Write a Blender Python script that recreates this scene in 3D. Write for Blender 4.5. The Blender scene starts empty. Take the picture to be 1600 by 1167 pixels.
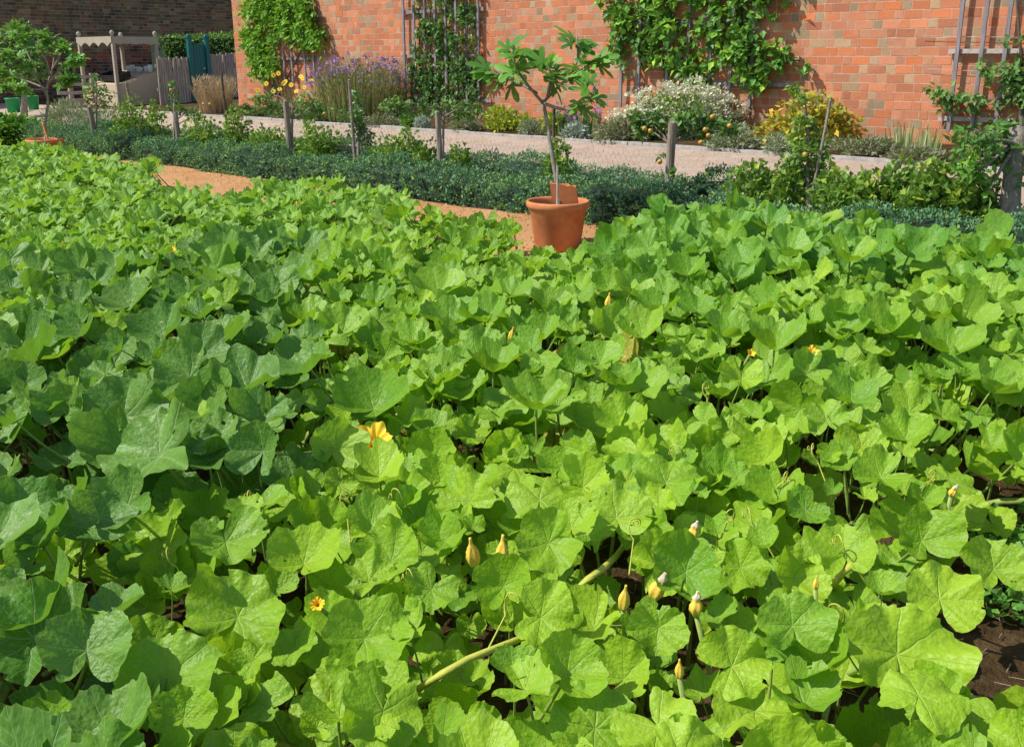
import bpy, math, random
import numpy as np
from mathutils import Vector, Matrix, Euler

SC = bpy.context.scene
COL = SC.collection
rng = np.random.default_rng(7)
random.seed(7)
PI = math.pi

# ------------------------------------------------------------------ camera model
F = 1540.0 / 1600.0
TH = math.radians(15.9)
CT, ST = math.cos(TH), math.sin(TH)
EYE = 1.75
G_ = 0.07                       # the garden rises gently towards the long wall
C1, S1 = 0.6751, 0.7378         # unit vector towards the wall
PSI = math.atan2(S1, C1)

def gz(s):
    return G_ * min(max(s, -8.0), 20.0)

def P(u, s, h=0.0):             # garden coordinates: u along the wall, s towards it, h above ground
    return Vector((s * C1 - u * S1, s * S1 + u * C1, gz(s) + h))

def us(p):
    return (-S1 * p[0] + C1 * p[1], C1 * p[0] + S1 * p[1])

def ray(px, py):
    a = (px - 800.0) / 1540.0
    b = (533.0 - py) / 1540.0
    return Vector((a, CT + b * ST, -ST + b * CT))

def proj(p):
    x, y, z = p[0], p[1], p[2] - EYE
    t = y * CT - z * ST
    if t < 0.05: return (-9999, -9999, t)
    b = (y * ST + z * CT) / t
    return (800 + 1540 * x / t, 533 - 1540 * b, t)

def Gp(px, py, h=0.0):          # point over the ground seen at a pixel
    d = ray(px, py)
    sr = C1 * d.x + S1 * d.y
    t = (EYE - h) / (-d.z + G_ * sr)
    return Vector((0, 0, EYE)) + d * t

def Wp(px, py, off=0.0):        # point on the plane of the long wall
    d = ray(px, py)
    t = (S_WALL - off) / (C1 * d.x + S1 * d.y)
    return Vector((0, 0, EYE)) + d * t

def Up(px, py, u):              # point on a plane square to the long wall
    d = ray(px, py)
    t = u / (-S1 * d.x + C1 * d.y)
    return Vector((0, 0, EYE)) + d * t

def Sp(px, s, h=0.0):           # point in a given column on the line s
    a = (px - 800.0) / 1540.0
    z = gz(s) + h
    y = (s + C1 * a * (z - EYE) * ST) / (C1 * a * CT + S1)
    return Vector((a * (y * CT - (z - EYE) * ST), y, z))

def Dp(px, py, t):
    return Vector((0, 0, EYE)) + ray(px, py) * t

def zat(py, t):
    b = (533.0 - py) / 1540.0
    return EYE + t * (-ST + b * CT)

S_WALL = 11.83

# ------------------------------------------------------------------ object helpers
def setp(o, label=None, cat=None, group=None, kind=None):
    if label: o['label'] = label
    if cat: o['category'] = cat
    if group: o['group'] = group
    if kind: o['kind'] = kind
    return o

def empty(name, loc, label, cat, group=None, rz=0.0):
    o = bpy.data.objects.new(name, None)
    o.empty_display_size = 0.1
    COL.objects.link(o)
    o.location = loc
    o.rotation_euler = (0, 0, rz)
    return setp(o, label, cat, group)

def link_mesh(name, me, parent=None, loc=None):
    o = bpy.data.objects.new(name, me)
    COL.objects.link(o)
    if parent is not None:
        o.parent = parent
    if loc is not None:
        o.location = loc
    return o

class MB:
    def __init__(self):
        self.v = []; self.f = []; self.m = []
    def add(self, vs, fs, mi=0):
        b = len(self.v)
        self.v += [tuple(x) for x in vs]
        for f in fs:
            self.f.append([b + i for i in f]); self.m.append(mi)
    def box(self, c, sx, sy, sz, rot=None, mi=0, taper=1.0):
        vs = []
        for z in (-.5, .5):
            k = 1.0 if z < 0 else taper
            for x, y in ((-.5, -.5), (.5, -.5), (.5, .5), (-.5, .5)):
                p = Vector((x * sx * k, y * sy * k, z * sz))
                if rot is not None: p = rot @ p
                vs.append(p + Vector(c))
        self.add(vs, [(3, 2, 1, 0), (4, 5, 6, 7), (0, 1, 5, 4), (1, 2, 6, 5), (2, 3, 7, 6), (3, 0, 4, 7)], mi)
    def tube(self, pts, rad, n=8, mi=0, cap=True, knobs=0.0):
        pts = [Vector(p) for p in pts]
        if not hasattr(rad, '__len__'): rad = [rad] * len(pts)
        rings = []
        ref = Vector((0.31, 0.17, 0.9))
        for i, p in enumerate(pts):
            d = (pts[min(i + 1, len(pts) - 1)] - pts[max(i - 1, 0)])
            if d.length < 1e-7: d = Vector((0, 0, 1))
            d.normalize()
            a = d.cross(ref)
            if a.length < 1e-3: a = d.cross(Vector((1, 0, 0)))
            a.normalize(); b = d.cross(a)
            ring = []
            for k in range(n):
                an = 2 * PI * k / n
                r = rad[i] * (1 + knobs * (random.random() - .5))
                ring.append(p + (a * math.cos(an) + b * math.sin(an)) * r)
            rings.append(ring)
        vs = [q for r in rings for q in r]
        fs = []
        for i in range(len(pts) - 1):
            for k in range(n):
                k2 = (k + 1) % n
                fs.append((i * n + k, i * n + k2, (i + 1) * n + k2, (i + 1) * n + k))
        if cap:
            fs.append(tuple(range(n - 1, -1, -1)))
            fs.append(tuple((len(pts) - 1) * n + k for k in range(n)))
        self.add(vs, fs, mi)
    def lathe(self, prof, n=40, mi=0, loc=(0, 0, 0)):
        vs = []
        for r, z in prof:
            for k in range(n):
                an = 2 * PI * k / n
                vs.append((loc[0] + r * math.cos(an), loc[1] + r * math.sin(an), loc[2] + z))
        fs = []
        for i in range(len(prof) - 1):
            for k in range(n):
                k2 = (k + 1) % n
                fs.append((i * n + k, i * n + k2, (i + 1) * n + k2, (i + 1) * n + k))
        self.add(vs, fs, mi)
    def mesh(self, name, mats, smooth=False):
        me = bpy.data.meshes.new(name)
        me.from_pydata(self.v, [], self.f)
        if not isinstance(mats, (list, tuple)): mats = [mats]
        for m in mats: me.materials.append(m)
        me.polygons.foreach_set('material_index', self.m)
        if smooth: me.polygons.foreach_set('use_smooth', [True] * len(self.f))
        me.update()
        return me
    def build(self, name, mats, parent=None, smooth=False, loc=None):
        return link_mesh(name, self.mesh(name, mats, smooth), parent, loc)

def quads_mesh(name, V, Q, mats, attrs=None, smooth=False, midx=None):
    """V (n,3), Q (m,4) numpy -> mesh; attrs: {name: per-vertex float array or (n,4) colour}"""
    me = bpy.data.meshes.new(name)
    me.vertices.add(len(V)); me.vertices.foreach_set('co', np.asarray(V, dtype=np.float32).ravel())
    m = len(Q)
    me.loops.add(m * 4); me.loops.foreach_set('vertex_index', np.asarray(Q, dtype=np.int32).ravel())
    me.polygons.add(m)
    me.polygons.foreach_set('loop_start', np.arange(0, m * 4, 4, dtype=np.int32))
    me.polygons.foreach_set('loop_total', np.full(m, 4, dtype=np.int32))
    me.polygons.foreach_set('use_smooth', np.full(m, bool(smooth)))
    if not isinstance(mats, (list, tuple)): mats = [mats]
    for x in mats: me.materials.append(x)
    if midx is not None: me.polygons.foreach_set('material_index', np.asarray(midx, dtype=np.int32))
    if attrs:
        for k, a in attrs.items():
            a = np.asarray(a, dtype=np.float32)
            if a.ndim == 1:
                at = me.attributes.new(k, 'FLOAT', 'POINT'); at.data.foreach_set('value', a)
            else:
                at = me.attributes.new(k, 'FLOAT_COLOR', 'POINT'); at.data.foreach_set('color', a.ravel())
    me.update(calc_edges=True)
    me.validate()
    return me

# ------------------------------------------------------------------ materials
def new_mat(name):
    m = bpy.data.materials.new(name); m.use_nodes = True
    nt = m.node_tree; nt.nodes.clear()
    return m, nt, nt.nodes, nt.links

def nd(N, t, **kw):
    n = N.new(t)
    for k, v in kw.items():
        if k in n.inputs.keys() if hasattr(n.inputs, 'keys') else False: n.inputs[k].default_value = v
        else: setattr(n, k, v)
    return n

def mth(N, L, op, a, b=None, c=None, clamp=False):
    n = N.new('ShaderNodeMath'); n.operation = op; n.use_clamp = clamp
    for i, x in enumerate((a, b, c)):
        if x is None: continue
        if isinstance(x, (int, float)): n.inputs[i].default_value = x
        else: L.new(x, n.inputs[i])
    return n.outputs[0]

def mixc(N, L, fac, a, b, mode='MIX'):
    n = N.new('ShaderNodeMix'); n.data_type = 'RGBA'; n.blend_type = mode
    for sock, x in ((n.inputs[0], fac), (n.inputs[6], a), (n.inputs[7], b)):
        if isinstance(x, (int, float)): sock.default_value = x
        elif isinstance(x, tuple): sock.default_value = (*x[:3], 1)
        else: L.new(x, sock)
    return n.outputs[2]

def ramp(N, L, fac, stops):
    n = N.new('ShaderNodeValToRGB')
    el = n.color_ramp.elements
    while len(el) < len(stops): el.new(0.5)
    for e, (p, c) in zip(el, stops):
        e.position = p; e.color = (*c, 1)
    L.new(fac, n.inputs[0])
    return n.outputs[0]

def noise(N, L, scale, detail=4, rough=.55, vec=None):
    n = N.new('ShaderNodeTexNoise')
    n.inputs['Scale'].default_value = scale; n.inputs['Detail'].default_value = detail
    n.inputs['Roughness'].default_value = rough
    if vec is not None: L.new(vec, n.inputs['Vector'])
    return n.outputs['Fac']

def objco(N):
    return N.new('ShaderNodeTexCoord').outputs['Object']

def out_surface(N, L, sh):
    o = N.new('ShaderNodeOutputMaterial'); L.new(sh, o.inputs['Surface'])

def bumpn(N, L, h, strength=.4, dist=.01):
    b = N.new('ShaderNodeBump'); b.inputs['Strength'].default_value = strength; b.inputs['Distance'].default_value = dist
    L.new(h, b.inputs['Height']); return b.outputs['Normal']

def principled(N, L, color, rough=.7, normal=None, spec=.35):
    p = N.new('ShaderNodeBsdfPrincipled')
    if isinstance(color, tuple): p.inputs['Base Color'].default_value = (*color, 1)
    else: L.new(color, p.inputs['Base Color'])
    if isinstance(rough, (int, float)): p.inputs['Roughness'].default_value = rough
    else: L.new(rough, p.inputs['Roughness'])
    p.inputs['Specular IOR Level'].default_value = spec
    if normal is not None: L.new(normal, p.inputs['Normal'])
    return p.outputs[0]

def simple(name, c1, c2, scale=8, rough=.7, bump=.3, bscale=None, dist=.01, spec=.35, stretch=None):
    m, nt, N, L = new_mat(name)
    co = objco(N)
    if stretch:
        mp = N.new('ShaderNodeMapping'); mp.inputs['Scale'].default_value = stretch
        L.new(co, mp.inputs['Vector']); co = mp.outputs[0]
    f = noise(N, L, scale, 6, .6, co)
    c = ramp(N, L, f, [(.3, c1), (.7, c2)])
    h = noise(N, L, bscale or scale * 3, 6, .65, co)
    out_surface(N, L, principled(N, L, c, rough, bumpn(N, L, h, bump, dist), spec))
    return m

def foliage(name, cols, trans=.3, tcol=None, rough=.5, spec=.3, gain=1.75):
    cols = [tuple(min(.85, x * gain) for x in c) for c in cols]
    """cols: list of base colours spread over the per-leaf attribute 'var'."""
    m, nt, N, L = new_mat(name)
    at = N.new('ShaderNodeAttribute'); at.attribute_name = 'var'
    st = [(i / max(1, len(cols) - 1), c) for i, c in enumerate(cols)]
    c = ramp(N, L, at.outputs['Fac'], st)
    geo = N.new('ShaderNodeNewGeometry')
    cb = mixc(N, L, mth(N, L, 'MULTIPLY', geo.outputs['Backfacing'], .5), c, (.22, .30, .14))
    p = principled(N, L, cb, rough, None, spec)
    t = N.new('ShaderNodeBsdfTranslucent')
    if tcol is None:
        tc = mixc(N, L, .6, c, (.30, .50, .04))
    else:
        tc = mixc(N, L, .6, c, tcol)
    L.new(tc, t.inputs['Color'])
    mx = N.new('ShaderNodeMixShader'); mx.inputs[0].default_value = trans
    L.new(p, mx.inputs[1]); L.new(t.outputs[0], mx.inputs[2])
    out_surface(N, L, mx.outputs[0])
    return m

def squash_mat(name, lo, hi, tcol, veinc, mottle=0.0, trans=.33, vein_amt=.55):
    m, nt, N, L = new_mat(name)
    uvn = N.new('ShaderNodeAttribute'); uvn.attribute_name = 'luv'
    oi = N.new('ShaderNodeObjectInfo')
    rad = N.new('ShaderNodeAttribute'); rad.attribute_name = 'rad'
    add = N.new('ShaderNodeVectorMath'); add.operation = 'ADD'
    comb = N.new('ShaderNodeCombineXYZ')
    L.new(mth(N, L, 'MULTIPLY', oi.outputs['Random'], 37.0), comb.inputs[0])
    L.new(mth(N, L, 'MULTIPLY', oi.outputs['Random'], 91.0), comb.inputs[1])
    L.new(uvn.outputs['Vector'], add.inputs[0]); L.new(comb.outputs[0], add.inputs[1])
    tex = add.outputs[0]
    # wobble the leaf coordinates, then find the distance to the nearest main vein
    nv = N.new('ShaderNodeTexNoise'); nv.inputs['Scale'].default_value = 2.4; nv.inputs['Detail'].default_value = 2
    L.new(tex, nv.inputs['Vector'])
    sub = N.new('ShaderNodeVectorMath'); sub.operation = 'SUBTRACT'; sub.inputs[1].default_value = (.5, .5, .5)
    L.new(nv.outputs['Color'], sub.inputs[0])
    sc = N.new('ShaderNodeVectorMath'); sc.operation = 'SCALE'; sc.inputs['Scale'].default_value = .14
    L.new(sub.outputs[0], sc.inputs[0])
    ad2 = N.new('ShaderNodeVectorMath'); ad2.operation = 'ADD'
    L.new(uvn.outputs['Vector'], ad2.inputs[0]); L.new(sc.outputs[0], ad2.inputs[1])
    sx = N.new('ShaderNodeSeparateXYZ'); L.new(ad2.outputs[0], sx.inputs[0])
    th = mth(N, L, 'ARCTAN2', sx.outputs[1], sx.outputs[0])
    r = mth(N, L, 'SQRT', mth(N, L, 'ADD', mth(N, L, 'MULTIPLY', sx.outputs[0], sx.outputs[0]), mth(N, L, 'MULTIPLY', sx.outputs[1], sx.outputs[1])))
    seg = PI / 4
    dth = mth(N, L, 'PINGPONG', th, seg / 2)
    # pingpong folds with period seg; rays sit at multiples of seg
    d = mth(N, L, 'MULTIPLY', r, mth(N, L, 'SINE', dth))
    c_al = mth(N, L, 'MULTIPLY', r, mth(N, L, 'COSINE', dth))
    wid = mth(N, L, 'SUBTRACT', .032, mth(N, L, 'MULTIPLY', r, .020))
    main = mth(N, L, 'SUBTRACT', 1.0, mth(N, L, 'DIVIDE', d, wid), clamp=True)
    ph = mth(N, L, 'MULTIPLY', mth(N, L, 'SUBTRACT', c_al, mth(N, L, 'MULTIPLY', d, 1.25)), 5.2)
    tri = mth(N, L, 'PINGPONG', ph, .5)
    sec = mth(N, L, 'MULTIPLY', mth(N, L, 'SUBTRACT', 1.0, mth(N, L, 'DIVIDE', tri, .10), clamp=True), .55)
    vein = mth(N, L, 'MAXIMUM', main, sec)
    big = noise(N, L, 1.6, 2, .5, tex)
    fine = noise(N, L, 16, 2, .6, tex)
    f1 = mth(N, L, 'ADD', mth(N, L, 'MULTIPLY', oi.outputs['Random'], .62), mth(N, L, 'MULTIPLY', big, .55))
    f1 = mth(N, L, 'SUBTRACT', f1, .1)
    col = ramp(N, L, f1, [(.12, lo), (.85, hi)])
    col = mixc(N, L, mth(N, L, 'MULTIPLY', mth(N, L, 'SUBTRACT', fine, .42, clamp=True), .9), col, (hi[0] * 1.25, hi[1] * 1.2, hi[2] * 1.2))
    if mottle > 0:
        mt = mth(N, L, 'SUBTRACT', noise(N, L, 5.5, 3, .5, tex), .52, clamp=True)
        mt = mth(N, L, 'MULTIPLY', mth(N, L, 'MULTIPLY', mt, 7.0, clamp=True), mth(N, L, 'MULTIPLY', mth(N, L, 'FRACT', mth(N, L, 'MULTIPLY', oi.outputs['Random'], 17.0)), mottle * 2))
        col = mixc(N, L, mt, col, (.46, .58, .34))
    # yellow ageing blotches and a pale margin
    ag = mth(N, L, 'SUBTRACT', noise(N, L, 3.1, 2, .6, tex), .63, clamp=True)
    col = mixc(N, L, mth(N, L, 'MULTIPLY', ag, 3.0, clamp=True), col, (.36, .38, .06))
    col = mixc(N, L, mth(N, L, 'MULTIPLY', vein, vein_amt), col, veinc)
    rim = mth(N, L, 'MULTIPLY', mth(N, L, 'SUBTRACT', rad.outputs['Fac'], .965, clamp=True), 20.0, clamp=True)
    col = mixc(N, L, mth(N, L, 'MULTIPLY', rim, .45), col, (.42, .46, .12))
    geo = N.new('ShaderNodeNewGeometry')
    colb = mixc(N, L, mth(N, L, 'MULTIPLY', geo.outputs['Backfacing'], .35), col, (.20, .36, .08))
    puck = noise(N, L, 7, 1, .5, uvn.outputs['Vector'])
    h = mth(N, L, 'ADD', mth(N, L, 'MULTIPLY', puck, .95), mth(N, L, 'MULTIPLY', noise(N, L, 20, 1, .5, uvn.outputs['Vector']), .22))
    h = mth(N, L, 'SUBTRACT', h, mth(N, L, 'MULTIPLY', main, .35))
    nrm = bumpn(N, L, h, .45, .011)
    p = principled(N, L, colb, .46, nrm, .36)
    t = N.new('ShaderNodeBsdfTranslucent')
    tc = mixc(N, L, .55, col, tcol)
    L.new(tc, t.inputs['Color']); L.new(nrm, t.inputs['Normal'])
    mx = N.new('ShaderNodeMixShader'); mx.inputs[0].default_value = trans
    L.new(p, mx.inputs[1]); L.new(t.outputs[0], mx.inputs[2])
    out_surface(N, L, mx.outputs[0])
    return m

def brick_mat(name, dirt=(.10, .085, .06), dirt_amt=.35, lime=.25):
    m, nt, N, L = new_mat(name)
    at = N.new('ShaderNodeAttribute'); at.attribute_name = 'bc'
    co = objco(N)
    f = noise(N, L, 38, 6, .65, co)
    c = mixc(N, L, mth(N, L, 'MULTIPLY', f, .55), at.outputs['Color'], (.9, .75, .6), 'MULTIPLY')
    g = mth(N, L, 'SUBTRACT', noise(N, L, 1.1, 5, .6, co), .45, clamp=True)
    c = mixc(N, L, mth(N, L, 'MULTIPLY', mth(N, L, 'MULTIPLY', g, 4, clamp=True), dirt_amt), c, dirt)
    w = mth(N, L, 'SUBTRACT', noise(N, L, 5.0, 6, .7, co), .56, clamp=True)
    c = mixc(N, L, mth(N, L, 'MULTIPLY', mth(N, L, 'MULTIPLY', w, 6, clamp=True), lime), c, (.60, .46, .37))
    sp = mth(N, L, 'GREATER_THAN', noise(N, L, 90, 3, .6, co), .63)
    c = mixc(N, L, mth(N, L, 'MULTIPLY', sp, .55), c, (.10, .05, .035))
    h = noise(N, L, 60, 6, .7, co)
    out_surface(N, L, principled(N, L, c, .9, bumpn(N, L, h, .6, .008), .15))
    return m

MAT = {}
MAT['soil'] = simple('soil', (.055, .032, .012), (.18, .112, .052), 9, .95, 1.0, 40, .05, .1)
MAT['gravel_path'] = simple('gravel_path', (.50, .37, .275), (.65, .505, .39), 3.0, .95, .9, 160, .02, .1)
MAT['sand'] = simple('sand', (.60, .30, .12), (.74, .42, .20), 2.2, .95, .9, 90, .03, .1)
MAT['stone'] = simple('stone', (.34, .31, .28), (.58, .54, .48), 14, .9, .6, 60, .01, .2)
MAT['terracotta'] = simple('terracotta', (.50, .155, .055), (.76, .29, .125), 6, .85, .35, 90, .006, .2)
MAT['oldwood'] = simple('oldwood', (.17, .13, .10), (.42, .35, .28), 10, .9, .9, 30, .01, .15, (4, 4, .35))
MAT['greywood'] = simple('greywood', (.16, .14, .15), (.34, .31, .32), 9, .85, .7, 40, .008, .2, (3, 3, .4))
MAT['railwood'] = simple('railwood', (.34, .29, .25), (.55, .49, .44), 9, .85, .6, 40, .008, .2)
MAT['palewood'] = simple('palewood', (.28, .21, .17), (.62, .52, .44), 16, .9, .9, 40, .01, .15, (5, 5, .3))
MAT['bark'] = simple('bark', (.20, .16, .12), (.40, .35, .29), 22, .9, .9, 60, .01, .15, (2, 2, 1))
MAT['darkbark'] = simple('darkbark', (.06, .045, .032), (.18, .14, .10), 20, .9, .9, 50, .01, .15)
MAT['stallpaint'] = simple('stallpaint', (.52, .42, .30), (.58, .47, .34), 5, .6, .1, 30, .004, .35)
MAT['canvas'] = simple('canvas', (.38, .33, .25), (.46, .41, .31), 6, .85, .2, 60, .004, .2)
MAT['teal'] = simple('teal', (.006, .115, .11), (.010, .155, .145), 3, .4, .08, 20, .004, .5)
MAT['blackplastic'] = simple('blackplastic', (.012, .012, .013), (.03, .03, .032), 9, .5, .1)
MAT['white'] = simple('white', (.60, .60, .62), (.75, .75, .76), 9, .6, .1)
MAT['greenplastic'] = simple('greenplastic', (.02, .30, .10), (.03, .42, .15), 5, .45, .1)
MAT['steel'] = simple('steel', (.35, .35, .36), (.55, .55, .56), 20, .4, .1)
MAT['wire'] = simple('wire', (.10, .10, .10), (.20, .20, .20), 20, .6, .1)
MAT['mortar'] = simple('mortar', (.46, .31, .21), (.68, .50, .37), 12, .95, .8, 70, .01, .1)
MAT['darkmortar'] = simple('darkmortar', (.26, .20, .16), (.50, .42, .35), 3, .95, .8, 70, .01, .1)
MAT['brick'] = brick_mat('brick', (.20, .12, .08), .30, .42)
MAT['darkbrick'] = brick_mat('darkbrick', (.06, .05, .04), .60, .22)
MAT['petiole'] = simple('petiole', (.20, .30, .06), (.34, .42, .10), 12, .5, .2)
MAT['vine'] = simple('vine', (.42, .46, .06), (.62, .58, .10), 9, .5, .3, 40)
MAT['petal'] = simple('petal', (.84, .48, .012), (.92, .66, .04), 12, .5, .3, 30)
MAT['petalclosed'] = simple('petalclosed', (.76, .46, .03), (.86, .66, .12), 14, .55, .4, 30)
MAT['petalwilt'] = simple('petalwilt', (.62, .45, .26), (.80, .70, .52), 20, .7, .6, 40)
MAT['straw'] = simple('straw', (.22, .15, .09), (.45, .34, .22), 30, .9, .3)
MAT['apple'] = simple('apple', (.58, .22, .05), (.60, .44, .08), 22, .35, .05)
MAT['yellowpetal'] = simple('yellowpetal', (.80, .56, .02), (.85, .66, .05), 12, .6, .1)
MAT['flowereye'] = simple('flowereye', (.45, .24, .02), (.5, .3, .03), 12, .6, .1)

# squash leaves of the different plantings
SQ = {
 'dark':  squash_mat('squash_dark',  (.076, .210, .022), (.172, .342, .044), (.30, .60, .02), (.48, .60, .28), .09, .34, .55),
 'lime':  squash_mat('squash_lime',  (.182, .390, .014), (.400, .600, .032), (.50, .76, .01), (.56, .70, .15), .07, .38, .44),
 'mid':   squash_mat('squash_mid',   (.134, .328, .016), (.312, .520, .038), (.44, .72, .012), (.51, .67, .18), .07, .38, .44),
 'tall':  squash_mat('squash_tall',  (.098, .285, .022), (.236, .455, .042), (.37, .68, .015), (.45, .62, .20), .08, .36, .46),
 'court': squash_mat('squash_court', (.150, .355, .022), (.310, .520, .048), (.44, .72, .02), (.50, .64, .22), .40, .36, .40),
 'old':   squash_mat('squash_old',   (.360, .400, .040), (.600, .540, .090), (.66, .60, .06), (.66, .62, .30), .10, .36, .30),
}

# ------------------------------------------------------------------ world, sun, camera
w = bpy.data.worlds.new("World"); SC.world = w; w.use_nodes = True
nt = w.node_tree; nt.nodes.clear()
SUN_EL = math.radians(49)
SUN_AZ = math.atan2(-0.985, -0.12)
sky = nt.nodes.new('ShaderNodeTexSky'); sky.sky_type = 'NISHITA'; sky.sun_disc = False
sky.sun_elevation = SUN_EL; sky.sun_rotation = SUN_AZ
bg = nt.nodes.new('ShaderNodeBackground'); bg.inputs['Strength'].default_value = 0.15
wo = nt.nodes.new('ShaderNodeOutputWorld')
nt.links.new(sky.outputs[0], bg.inputs[0]); nt.links.new(bg.outputs[0], wo.inputs[0])
sd = bpy.data.lights.new('sun', 'SUN'); sd.energy = 5.0; sd.angle = math.radians(.55); sd.color = (1.0, .965, .90)
so = bpy.data.objects.new('sun', sd); COL.objects.link(so)
to_sun = Vector((math.sin(SUN_AZ) * math.cos(SUN_EL), math.cos(SUN_AZ) * math.cos(SUN_EL), math.sin(SUN_EL)))
so.rotation_euler = to_sun.to_track_quat('Z', 'Y').to_euler()
so.location = (0, 0, 20)
cd = bpy.data.cameras.new('camera'); cam = bpy.data.objects.new('camera', cd); COL.objects.link(cam)
cd.sensor_fit = 'HORIZONTAL'; cd.sensor_width = 36; cd.lens = 36 * F
cd.shift_y = -50.5 / 1600; cd.clip_end = 2000; cd.clip_start = .05
cam.location = (0, 0, EYE); cam.rotation_euler = (PI / 2 - TH, 0, 0)
SC.camera = cam
SC.cycles.max_bounces = 5; SC.cycles.diffuse_bounces = 3; SC.cycles.glossy_bounces = 1; SC.cycles.transmission_bounces = 3; SC.cycles.caustics_reflective = False
SC.view_settings.view_transform = 'Standard'; SC.view_settings.look = 'None'; SC.view_settings.exposure = 0

# ------------------------------------------------------------------ ground sheets
def sheet(name, mat, u0, u1, ss, h, du=None, jitter=0.0):
    us_ = np.linspace(u0, u1, 2 if du is None else max(2, int((u1 - u0) / du) + 1))
    V = []; Q = []
    nS = len(ss)
    for u in us_:
        for k, s in enumerate(ss):
            V.append(P(u, s + (jitter * math.sin(u * 3.1) * math.sin(u * 1.3 + k) if jitter and (k in (0, nS - 1)) else 0), h))
    for i in range(len(us_) - 1):
        for k in range(nS - 1):
            Q.append((i * nS + k, i * nS + k + 1, (i + 1) * nS + k + 1, (i + 1) * nS + k))
    me = quads_mesh(name, np.array([tuple(v) for v in V]), np.array(Q), mat)
    # normals up
    me.flip_normals() if me.polygons[0].normal.z < 0 else None
    o = link_mesh(name, me)
    return setp(o, kind='structure')

sheet('ground', MAT['soil'], -900, 900, [-900, -8, 20, 900], 0)
sheet('sand_path', MAT['sand'], -12, 26, [5.15, 5.6, 6.0, 6.42], .005, .25, .05)
sheet('gravel_path', MAT['gravel_path'], -12, 26.5, [7.62, 9, 10.25], .006)
# stone kerb along the border
mb = MB()
u = -8.0
rz = Matrix.Rotation(PSI, 3, 'Z')
while u < 20:
    ln = random.uniform(.5, .75)
    mb.box(P(u + ln / 2, 10.31 + random.uniform(-.006, .006), -.012 + random.uniform(-.008, .008)), .06, ln - .012, .10, rz)
    u += ln
setp(mb.build('kerb', MAT['stone']), kind='structure')

# ------------------------------------------------------------------ brick walls
def brick_wall(name, label, origin, length, z0, z1, course, st, hd, pal_s, pal_h, mats, thick, ang, band=None):
    """local x runs along the wall, local -y is the visible face."""
    C = []; E = []; CO = []
    r = 0; z = z0
    per = st + hd
    while z < z1:
        x = -(per * .5 if r % 2 else 0) - rng.uniform(0, .02)
        hh = course - .007
        isS = True
        while x < length:
            wd = (st if isS else hd)
            wd *= rng.uniform(.96, 1.04)
            a0 = max(0, x + .0035); a1 = min(length, x + wd - .0035)
            if a1 - a0 > .03:
                C.append((a0, a1, z + .0035, z + .0035 + hh * rng.uniform(.97, 1.0)))
                E.append(rng.uniform(.0006, .0034))
                pal = pal_s if isS else pal_h
                if band is not None: pal = band(a0, z, isS, pal)
                c = np.array(pal[rng.integers(len(pal))]) * rng.uniform(.88, 1.10) * (np.array([.86, .81, .81]) if course > .09 else np.array([1.05, .84, .64]))
                CO.append((*c, 1))
            x += wd; isS = not isS
        z += course; r += 1
    C = np.array(C); E = np.array(E); CO = np.array(CO)
    n = len(C); b = .0012
    V = np.zeros((n, 8, 3))
    j = lambda: rng.uniform(-.0014, .0014, n)
    for k, (xi, zi) in enumerate(((0, 2), (1, 2), (1, 3), (0, 3))):
        sx = b if xi == 0 else -b; sz = b if zi == 2 else -b
        V[:, k] = np.stack([C[:, xi] + sx + j(), -E + j(), C[:, zi] + sz + j()], 1)
        V[:, 4 + k] = np.stack([C[:, xi] + j() * .3, np.full(n, .0008), C[:, zi] + j() * .5], 1)
    base = (np.arange(n) * 8)[:, None]
    Q = np.concatenate([base + np.array([q]) for q in ((0, 1, 2, 3), (4, 5, 1, 0), (5, 6, 2, 1), (6, 7, 3, 2), (7, 4, 0, 3))])
    me = quads_mesh(name, V.reshape(-1, 3), Q, mats[0], {'bc': np.repeat(CO, 8, axis=0)})
    o = empty(name, origin, label, 'wall', None, ang)
    link_mesh('bricks', me, o)
    mbx = MB(); mbx.box((length / 2, thick / 2 + .0005, (z0 + z1) / 2), length, thick, z1 - z0 + .002)
    mbx.build('mortar', mats[1], o)
    mbx = MB(); mbx.box((length / 2, thick / 2, z1 + .06), length + .08, thick + .10, .11)
    mbx.build('coping', MAT['stone'], o)
    return o

RED = [(.76, .26, .11), (.80, .29, .13), (.70, .27, .13), (.80, .33, .17), (.66, .28, .15), (.73, .31, .17), (.74, .29, .14), (.62, .29, .17), (.68, .34, .21), (.72, .29, .15), (.74, .34, .20), (.58, .24, .13)]
BUFF = [(.56, .40, .23), (.60, .42, .25), (.50, .38, .24), (.46, .37, .24), (.70, .37, .21), (.66, .34, .20), (.62, .45, .29), (.42, .33, .20), (.70, .30, .15)]
def band_r(x, z, isS, pal):
    if isS and rng.random() < .08: return BUFF
    if not isS and rng.random() < .45: return RED
    if z < .5 and isS: return RED[2:6]
    return pal
U_END = 18.6
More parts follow.
